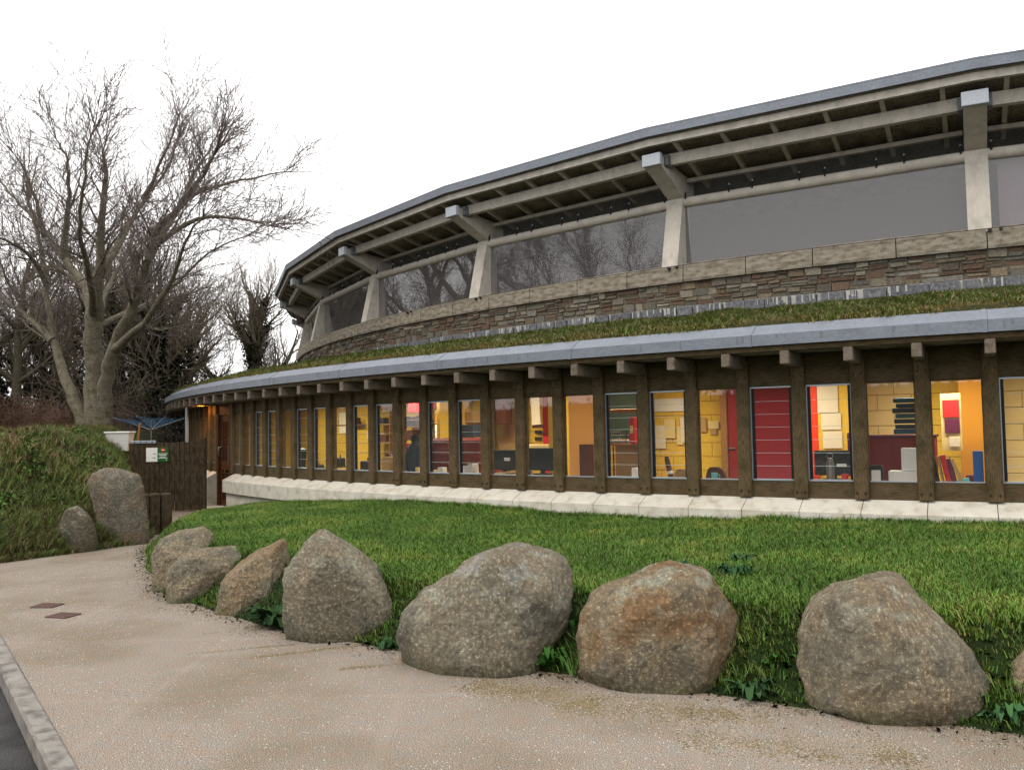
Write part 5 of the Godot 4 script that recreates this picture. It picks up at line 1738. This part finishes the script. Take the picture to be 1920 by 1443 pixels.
	for i in 5:
		bx("ring_folder", "grey ring folder with white labels standing in the row above the red settee", "folder", 2.3702 - i * 0.0026, 28.75, 1.5, 1.75, 0.066, 0.24, mat.navy if i % 2 else mat.paper, 0.0, "ring folders above the settee")
	bx("white_camera_box", "small white and black box on the sill below the white folders", "box", 2.3062, 30.4, S, 1.06, 0.12, 0.1, mat.white)
	bx("cream_pot", "cream pot on the sill beside the small white and black box", "pot", 2.3098, 30.4, S, 1.02, 0.1, 0.1, mat.cream)
	# jacket, bag, shelf
	var jk := thing("jacket", "dark blue-grey jacket hanging inside the window next to the red settee", "jacket", frame(2.3437, 30.0, 0.9))
	mb = MB.new()
	var prof := [[0.0, 0.17, 0.1], [0.2, 0.165, 0.1], [0.4, 0.16, 0.1], [0.5, 0.13, 0.085], [0.55, 0.07, 0.06], [0.58, 0.05, 0.05]]
	for i in prof.size() - 1:
		for j in 16:
			var a := TAU * j / 16
			var b := TAU * (j + 1) / 16
			var f := func(w: Array, an: float) -> Vector3: return Vector3(cos(an) * w[1] * (1.0 + 0.05 * sin(an * 5 + w[0] * 9)), w[0], sin(an) * w[2])
			mb.poly([f.call(prof[i], a), f.call(prof[i], b), f.call(prof[i + 1], b), f.call(prof[i + 1], a)], Vector3(0, 0.3, 0))
	part("cloth", mb, mat.navy, jk)
	mb = MB.new()
	for s in [-1, 1]: mb.tube([Vector3(s * 0.12, 0.48, 0), Vector3(s * 0.19, 0.28, 0.03), Vector3(s * 0.18, 0.06, 0.07)], [0.055, 0.05, 0.045], 10, true)
	part("sleeve", mb, mat.navy, jk)
	mb = MB.new()
	mb.tube([Vector3(0, 0.54, -0.02), Vector3(0, 0.6, -0.01), Vector3(0.0, 0.66, 0.0), Vector3(0.0, 0.69, 0.0)], [0.06, 0.085, 0.07, 0.02], 12, true)
	part("hood", mb, mat.black, jk)
	bx("red_bag", "bright red bag behind the dark jacket", "bag", 2.3578, 29.8, 1.2, 1.43, 0.26, 0.14, mat.red)
	bx("red_ball_shade", "round-edged red lampshade high in the jacket window", "lampshade", 2.3841, 29.0, 2.0, 2.18, 0.24, 0.24, mat.red)
	# shelves and tools in the yellow rooms
	var su := shelf_unit("brown shelf unit with dark tools behind the dark jacket", 2.4125, 28.5, 0.9, 0.9, 2.2, 4, mat.wood)
	shelf_unit("open brown shelf unit against the yellow wall near the entrance", 2.474, 28.1, 0.9, 1.0, 2.2, 3, mat.wood)
	for q in [[2.4211, 28.6, 1.8, 0.13, 0.4], [2.4085, 28.6, 1.47, 0.2, 0.26], [2.4743, 28.15, 1.826, 0.12, 0.45], [2.468, 28.15, 1.424, 0.16, 0.3]]:
		bx("tool_case", "dark tool case lying on one of the brown shelf units", "tool case", q[0], q[1], q[2], q[2] + q[3], q[4], 0.2, mat.black if q[4] > 0.32 else mat.brown, 0.0, "dark cases on the brown shelves")
	bx("carton", "yellow-brown carton on the sill beside the brown chair back", "carton", 2.3578, 30.2, S, 1.21, 0.24, 0.2, mat.tan)
	chair("dark brown chair at the window beside the yellow-brown carton", 2.3745, 29.9, 0.8, 1.24, 0.3, mat.brown, true)
	for q in [[2.3822, 30.2, 0.22, 0.24, "grey machine on the sill under the open shelf unit"], [2.443, 29.7, 0.24, 0.38, "dark bench grinder in the yellow workroom"], [2.4405, 30.2, 0.1, 0.34, "low black case on the sill of the yellow workroom"]]:
		var mc := thing("machine", q[4], "machine", frame(q[0], q[1], S))
		sub(mc, "machine_body", Vector3(0, q[2] * 0.4, 0), Vector3(q[3] * 0.7, q[2] * 0.8, 0.18), mat.iron, 0.02)
		sub(mc, "base", Vector3(0, 0.01, 0), Vector3(q[3], 0.02, 0.22), mat.black)
		sub(mc, "lever", Vector3(q[3] * 0.2, q[2] * 0.9, 0), Vector3(0.02, q[2] * 0.3, 0.02), mat.black)
	bx("cable_reel_cover", "black tarpaulin wedge leaning at the sill in the yellow workroom", "tarpaulin", 2.4727, 30.1, S, 1.34, 0.16, 0.16, mat.black, -0.22)
	for q in [[2.43, 0.9, 1.72, "lower"], [2.54, 1.2, 1.8, "higher"]]:
		var ws := bx("wall_shelf", "long " + str(q[3]) + " wall shelf of tools in the yellow workroom", "shelf", q[0], 28.02, q[2], q[2] + 0.03, q[1], 0.22, mat.wood)
		for i in 7:
			var tt: float = q[0] + (i - 3) * float(q[1]) / 7.2 / 28.0
			bx("tool", "small dark tool standing on a workroom wall shelf", "tool", tt, 28.04, float(q[2]) + 0.03, float(q[2]) + rng.randf_range(0.1, 0.26), rng.randf_range(0.05, 0.13), 0.1, [mat.iron, mat.brown, mat.navy, mat.black][rng.randi() % 4], rng.randf_range(-0.08, 0.08), "dark tools on the workroom wall shelves")
	for i in 12:
		var tt := 2.187 + i * 0.0062 if i < 6 else 2.39 + (i - 6) * 0.024
		bx("wall_notice", "small paper notice taped to the yellow block wall", "notice", tt + rng.randf_range(-0.002, 0.002), 27.935, 1.25 + rng.randf_range(0, 0.35), 1.62 + rng.randf_range(0, 0.25), rng.randf_range(0.1, 0.22), 0.006, [mat.paper, mat.cream, mat.tan][rng.randi() % 3], rng.randf_range(-0.03, 0.03), "paper notices on the yellow walls")
	for q in [[2.182, mat.white], [2.247, mat.blue], [2.152, mat.aqua], [2.1, mat.red], [2.325, mat.cream], [2.39, mat.teal]]:
		var mg := thing("mug", "small mug standing on the long inner window shelf", "mug", frame(q[0], 30.42, S), "mugs on the inner window shelf")
		mb = MB.new()
		mb.tube([Vector3(0, 0, 0), Vector3(0, 0.095, 0)], [0.036, 0.04], 14, true)
		part("cup", mb, q[1], mg)
		mb = MB.new()
		mb.tube([Vector3(0.036, 0.02, 0), Vector3(0.068, 0.03, 0), Vector3(0.068, 0.065, 0), Vector3(0.038, 0.078, 0)], [0.006, 0.006, 0.006, 0.006], 6)
		part("handle", mb, q[1], mg)
	bx("wall_chart", "pale paper chart on the far yellow workroom wall", "chart", 2.549, 28.1, 1.62, 2.12, 0.44, 0.02, mat.paper)

# ---------------------------------------------------------------- grass
func tuft(blades: int, h0: float, h1: float, w: float, rad: float, lean: float, cols: Array) -> ArrayMesh:
	var mb := MB.new()
	for i in blades:
		var a := rng.randf() * TAU
		var p := Vector3(cos(a), 0, sin(a)) * rad * sqrt(rng.randf())
		var d := Vector3(rng.randf_range(-1, 1), 0, rng.randf_range(-1, 1)) * lean
		var h := rng.randf_range(h0, h1)
		var s := Vector3(cos(a * 3.1), 0, sin(a * 3.1)) * w
		var m := p + Vector3(0, h * 0.6, 0) + d * h * 0.35
		var t := p + Vector3(0, h, 0) * (1.0 - 0.25 * d.length()) + d * h
		var k := mb.v.size()
		var nn := (Vector3(0, 1, 0) + s.cross(Vector3.UP).normalized() * 0.55).normalized()
		mb.v.append_array(PackedVector3Array([p - s, p + s, m + s * 0.8, m - s * 0.8, t]))
		var cl: Color = cols[rng.randi() % cols.size()] * rng.randf_range(0.8, 1.25)
		for j in 5:
			mb.n.append(nn)
			mb.c.append(cl)
		mb.ix.append_array(PackedInt32Array([k, k + 2, k + 1, k, k + 3, k + 2, k + 3, k + 4, k + 2]))
	return mb.mesh()

func build_grass(b: Node3D) -> void:
	rng.seed = 700
	var lawn_cols := [Color(0.074, 0.18, 0.026), Color(0.09, 0.218, 0.034), Color(0.06, 0.152, 0.02), Color(0.15, 0.22, 0.05), Color(0.15, 0.165, 0.06)]
	var patch := noise(77, 0.5, 3)
	for s in 3:
		var me := tuft(18, 0.024, 0.058, 0.002, 0.06, 0.75, lawn_cols)
		var rows := PackedFloat32Array()
		for i in 32000:
			var t := lerpf(1.9, 2.53, pow(rng.randf(), 0.9))
			var lo := 31.02
			var hi := lawn_out(t) - 0.02
			if hi <= lo: continue
			var r := lerpf(lo, hi, rng.randf())
			var p := rp(r, t, lawn_h(r, t))
			var n := patch.get_noise_2d(p.x * 1.5, p.z * 1.5)
			var k := rng.randf_range(0.75, 1.25) * (1.0 + 0.25 * n)
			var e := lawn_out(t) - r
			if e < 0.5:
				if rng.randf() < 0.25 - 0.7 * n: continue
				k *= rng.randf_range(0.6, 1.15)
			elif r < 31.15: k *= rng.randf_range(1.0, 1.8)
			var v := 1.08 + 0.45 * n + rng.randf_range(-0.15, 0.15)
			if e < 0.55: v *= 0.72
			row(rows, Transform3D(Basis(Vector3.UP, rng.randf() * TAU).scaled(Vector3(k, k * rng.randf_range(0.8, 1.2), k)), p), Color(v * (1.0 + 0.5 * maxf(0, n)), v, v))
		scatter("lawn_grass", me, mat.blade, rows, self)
	# sedum and grass on the lower roof
	var roof_cols := [Color(0.12, 0.2, 0.04), Color(0.17, 0.24, 0.065), Color(0.095, 0.155, 0.032), Color(0.2, 0.195, 0.08), Color(0.18, 0.135, 0.08)]
	var rp_noise := noise(78, 0.35, 3)
	for s in 2:
		var me := tuft(22, 0.015, 0.075, 0.0034, 0.08, 1.0, roof_cols)
		var rows := PackedFloat32Array()
		for i in 34000:
			var t := lerpf(1.88, 2.95, rng.randf())
			var u := rng.randf()
			var r := lerpf(27.5, 31.19, u)
			var y := lerpf(3.44, 3.16, (r - 27.5) / 1.8) if r < 29.3 else lerpf(3.16, 2.85, (r - 29.3) / 1.74) if r < 31.04 else lerpf(2.85, 2.76, (r - 31.04) / 0.15)
			var p := rp(r, t, y)
			var n := rp_noise.get_noise_2d(p.x * 3, p.z * 3)
			var k := rng.randf_range(0.6, 1.4) * (1.0 + 1.1 * n)
			var edge := smoothstep(30.6, 31.25, r)
			var cl := Color(1, 1, 1).lerp(Color(1.5, 0.95, 0.95), clampf(edge * 0.75 - n, 0, 1)) * (1.0 + 0.25 * n)
			k *= (1.0 - 0.4 * edge) * lerpf(0.55, 1.0, smoothstep(27.5, 28.3, r))
			row(rows, Transform3D(Basis(Vector3.UP, rng.randf() * TAU).scaled(Vector3(k, k, k)), p), cl)
		scatter("roof_turf", me, mat.blade, rows, b)
	# rough grass, dead stalks and ivy on the bank
	var bank_cols := [Color(0.105, 0.17, 0.035), Color(0.15, 0.18, 0.055), Color(0.08, 0.145, 0.028), Color(0.22, 0.17, 0.09)]
	var bn := noise(79, 0.3, 3)
	for s in 3:
		var dead := s == 2
		var me := tuft(18, 0.05, 0.16, 0.0032, 0.11, 1.2, bank_cols if not dead else [Color(0.25, 0.18, 0.11), Color(0.17, 0.12, 0.075), Color(0.29, 0.22, 0.13)])
		var rows := PackedFloat32Array()
		for i in 26000:
			var x := lerpf(-5.8, -17.0, pow(rng.randf(), 1.1))
			var z := lerpf(-9.4, -22.5, pow(rng.randf(), 1.2))
			var d := bank_d(x, z)
			if d < -0.06 or d > 8.0: continue
			var n := bn.get_noise_2d(x * 2.2, z * 2.2)
			var top := smoothstep(1.2, 2.6, d)
			var fern := 1.0 - smoothstep(0.5, 1.5, Vector2((x + 7.4) * 0.8, z + 14.9).length())
			if dead and rng.randf() > 0.14 + 0.55 * top + n + 0.9 * fern: continue
			var k := rng.randf_range(0.6, 1.25) * (0.75 if d < 0.3 else 1.0)
			var cl := Color(1, 1, 1).lerp(Color(1.5, 1.1, 1.3), clampf(top * 0.7 + n * 0.8, 0, 1)) * rng.randf_range(0.7, 1.2) * (1.0 + 0.4 * n)
			row(rows, Transform3D(Basis.from_euler(Vector3(rng.randf_range(-0.3, 0.5), rng.randf() * TAU, 0)).scaled(Vector3.ONE * k), Vector3(x, maxf(bank_h(x, z), 0.0) - 0.01, z)), cl)
		for i in 3600:      # along the foot of the bank
			var sg := 1 + rng.randi() % 5
			var fa := Vector2(BANK[sg][0], BANK[sg][1])
			var fb := Vector2(BANK[sg + 1][0], BANK[sg + 1][1])
			var q := fa.lerp(fb, rng.randf()) + (fb - fa).orthogonal().normalized() * -rng.randf_range(-0.06, 0.55)
			if bank_d(q.x, q.y) < -0.07: q = q + (fb - fa).orthogonal().normalized() * 0.6
			var hy := maxf(bank_h(q.x, q.y), 0.0)
			row(rows, Transform3D(Basis.from_euler(Vector3(rng.randf_range(-0.2, 0.4), rng.randf() * TAU, 0)).scaled(Vector3.ONE * rng.randf_range(0.6, 1.1)), Vector3(q.x, hy, q.y)), Color(1, 1, 1) * rng.randf_range(0.7, 1.2))
		scatter("bank_grass", me, mat.blade, rows, self)
	var iv := MB.new()
	rng.seed = 720
	iv.leaf(Vector3.ZERO, Vector3(0, 0.03, 0.07), Vector3(0.03, 0, 0), Vector3(0, 0.9, -0.3).normalized())
	iv.leaf(Vector3(0.04, 0.01, -0.02), Vector3(0.05, 0.02, 0.03), Vector3(-0.01, 0, 0.03), Vector3(0.2, 0.9, 0).normalized())
	iv.leaf(Vector3(-0.04, 0.015, 0.0), Vector3(-0.04, 0.03, -0.04), Vector3(-0.02, 0, 0.025), Vector3(-0.2, 0.9, 0.2).normalized())
	var rows := PackedFloat32Array()
	for i in 9000:
		var x := lerpf(-5.8, -12.0, rng.randf())
		var z := lerpf(-11.2, -16.5, rng.randf())
		var d := bank_d(x, z)
		if d < 0.05 or d > 3.4: continue
		var n := bn.get_noise_2d(x * 3.5 + 40, z * 3.5)
		if n < 0.12 or d > 2.2 or rng.randf() > n * 3.0: continue
		row(rows, Transform3D(Basis.from_euler(Vector3(rng.randf_range(-0.2, 0.9), rng.randf() * TAU, rng.randf_range(-0.3, 0.3))).scaled(Vector3.ONE * rng.randf_range(0.45, 0.95)), Vector3(x, bank_h(x, z) + rng.randf_range(0.03, 0.12), z)), Color(0.075, 0.17, 0.04) * rng.randf_range(0.6, 1.5))
	scatter("bank_ivy", iv.mesh(), mat.leaf, rows, self)
	# soil litter between the boulders
	var lit := MB.new()
	lit.leaf(Vector3(-0.02, 0, 0), Vector3(0.045, 0.006, 0.01), Vector3(0.003, 0, 0.012), Vector3.UP)
	rows = PackedFloat32Array()
	for i in 9000:
		var t := lerpf(1.95, 2.5, rng.randf())
		var e := rng.randf_range(-0.25, 0.75)
		var r := lawn_out(t) - e
		var p := rp(r, t, maxf(lawn_h(r, t), 0.0) + 0.008)
		if e < 0 and rng.randf() < -e * 4.5: continue
		var v := rng.randf_range(0.5, 1.4)
		row(rows, Transform3D(Basis.from_euler(Vector3(rng.randf_range(-0.5, 0.5), rng.randf() * TAU, rng.randf_range(-0.5, 0.5))).scaled(Vector3.ONE * rng.randf_range(0.4, 1.1)), p), [Color(0.12, 0.075, 0.045), Color(0.07, 0.05, 0.035), Color(0.2, 0.15, 0.1)][rng.randi() % 3] * v)
	scatter("leaf_litter", lit.mesh(), mat.leaf, rows, self)

# broad-leaved rosette
func weed(called: String, label: String, at: Vector3, leaves: int, ln: float, wd: float, up: float, cl: Color, sd: int) -> void:
	rng.seed = sd
	var o := thing(called, label, "plant", Transform3D(Basis(Vector3.UP, rng.randf() * TAU), at))
	wd *= 0.62
	for i in int(leaves * 1.4):
		var mb := MB.new()
		var a := TAU * i * 0.618 + rng.randf_range(-0.4, 0.4)
		var out := Vector3(cos(a), 0, sin(a))
		var side := Vector3(-sin(a), 0, cos(a))
		var l := ln * rng.randf_range(0.4, 1.15)
		var lift := up * rng.randf_range(0.6, 1.3)
		mb.col = cl * rng.randf_range(0.7, 1.3)
		var prev := []
		var seg := 6
		for j in seg + 1:
			var f := float(j) / seg
			var p := out * (0.02 + l * f * 0.9) + Vector3(0, l * (lift * f - (0.35 + 0.5 * lift) * f * f) + 0.02 * sin(f * 9 + i), 0)
			var w := wd * l * (0.12 + sin(pow(f, 0.8) * PI) * 0.9) * (0.0 if j == seg else 1.0)
			var cup := Vector3(0, w * 0.35 + 0.012 * sin(f * 14 + i * 2), 0)
			var now := [p - side * w + cup, p, p + side * w + cup]
			if j > 0:
				for k in 2:
					var nn: Vector3 = (now[k + 1] - prev[k]).cross(now[k] - prev[k + 1]).normalized() if j < seg else Vector3.UP
					if nn.y < 0: nn = -nn
					if nn.length() < 0.5: nn = Vector3.UP
					mb.tri(prev[k], now[k], prev[k + 1], nn, nn, nn)
					if j < seg: mb.tri(prev[k + 1], now[k], now[k + 1], nn, nn, nn)
			prev = now
		part("leaf", mb, mat.leaf, o)

func build_weeds() -> void:
	var g1 := Color(0.034, 0.075, 0.028)
	var g2 := Color(0.045, 0.125, 0.022)
	weed("dock_plant", "large blue-green leafy weed in the gap before the pointed boulder", Vector3(-2.08, 0.02, -7.62), 44, 0.26, 0.26, 1.25, g1, 801)
	weed("dock_plant", "small flat leafy weed at the foot of the pointed boulder", Vector3(-0.98, 0.01, -6.78), 18, 0.11, 0.3, 0.8, g1, 802)
	weed("nettle_plant", "bright green leafy weed in the gap between the lichen-spotted and rusty boulders", Vector3(0.2, 0.03, -6.12), 44, 0.17, 0.26, 1.5, g2, 803)
	weed("dock_plant", "dark leafy weed at the path edge between the rusty and the big smooth boulders", Vector3(1.42, 0.02, -5.45), 34, 0.19, 0.28, 1.1, g1, 804)
	weed("nettle_plant", "upright bright green weed against the big smooth boulder's side", Vector3(1.62, 0.05, -5.62), 34, 0.2, 0.22, 1.8, g2, 805)
	weed("dock_plant", "leafy weed between the big smooth boulder and the picture's edge", Vector3(2.66, 0.02, -4.86), 30, 0.17, 0.25, 1.3, Color(0.05, 0.12, 0.045), 806)
	weed("nettle_plant", "leafy green weed higher up the bank between the rusty and smooth boulders", Vector3(1.62, 0.22, -6.1), 36, 0.18, 0.25, 1.4, g2, 807)
	for q in [[1.35, -7.4, 808, "low dark-leaved weed patch in the lawn, straight up from the rusty boulder"], [1.75, -7.0, 809, "dark-leaved weed patch in the lawn between the rusty and big smooth boulders"], [1.1, -6.95, 810, "small dark weed patch just behind the rusty boulder's top"], [1.95, -7.6, 811, "dark-leaved weed patch in the lawn nearest the plinth"]]:
		var t := atan2(q[1] - CZ, q[0] - CX)
		var r := Vector2(q[0] - CX, q[1] - CZ).length()
		weed("lawn_weed", q[3], Vector3(q[0], lawn_h(r, t) + 0.01, q[1]), 46, 0.16, 0.22, 0.7, Color(0.03, 0.075, 0.03), q[2])
	weed("dock_plant", "dark leafy weed low in the gap between pointed and lichen-spotted boulders", Vector3(-0.82, 0.06, -6.95), 22, 0.17, 0.24, 1.2, g1, 812)
	weed("nettle_plant", "green leafy weed behind the rusty boulder's shoulder", Vector3(0.42, 0.2, -6.4), 26, 0.16, 0.24, 1.5, g2, 813)
	weed("dock_plant", "broad dark weed halfway up the slope between rusty and smooth boulders", Vector3(1.5, 0.28, -6.3), 30, 0.2, 0.24, 1.1, g1, 814)
	weed("nettle_plant", "green weed at the shaded back of the big smooth boulder", Vector3(2.55, 0.25, -5.75), 26, 0.18, 0.22, 1.5, g2, 815)
	# long grass clumps in the gaps
	rng.seed = 820
	for q in [[0.43, -5.88, "long-bladed grass clump at the foot of the rusty boulder", 1.0], [1.2, -5.95, "drooping long grass beside the rusty boulder's lower side", 1.2], [-0.75, -6.85, "rough grass clump behind the lichen-spotted boulder's low end", 0.9], [2.75, -5.3, "dark grass clump behind the big smooth boulder", 1.1], [-1.9, -7.9, "grass tuft spilling over behind the blue-green weed", 0.9]]:
		var o := thing("grass_clump", q[2], "grass", Transform3D(Basis(Vector3.UP, rng.randf() * TAU).scaled(Vector3.ONE * float(q[3])), Vector3(q[0], 0.02, q[1])))
		place("blades", tuft(90, 0.14, 0.34, 0.0035, 0.09, 0.9, [Color(0.06, 0.15, 0.025), Color(0.1, 0.19, 0.05), Color(0.16, 0.2, 0.09)]), mat.blade, o, Transform3D(), "stuff")
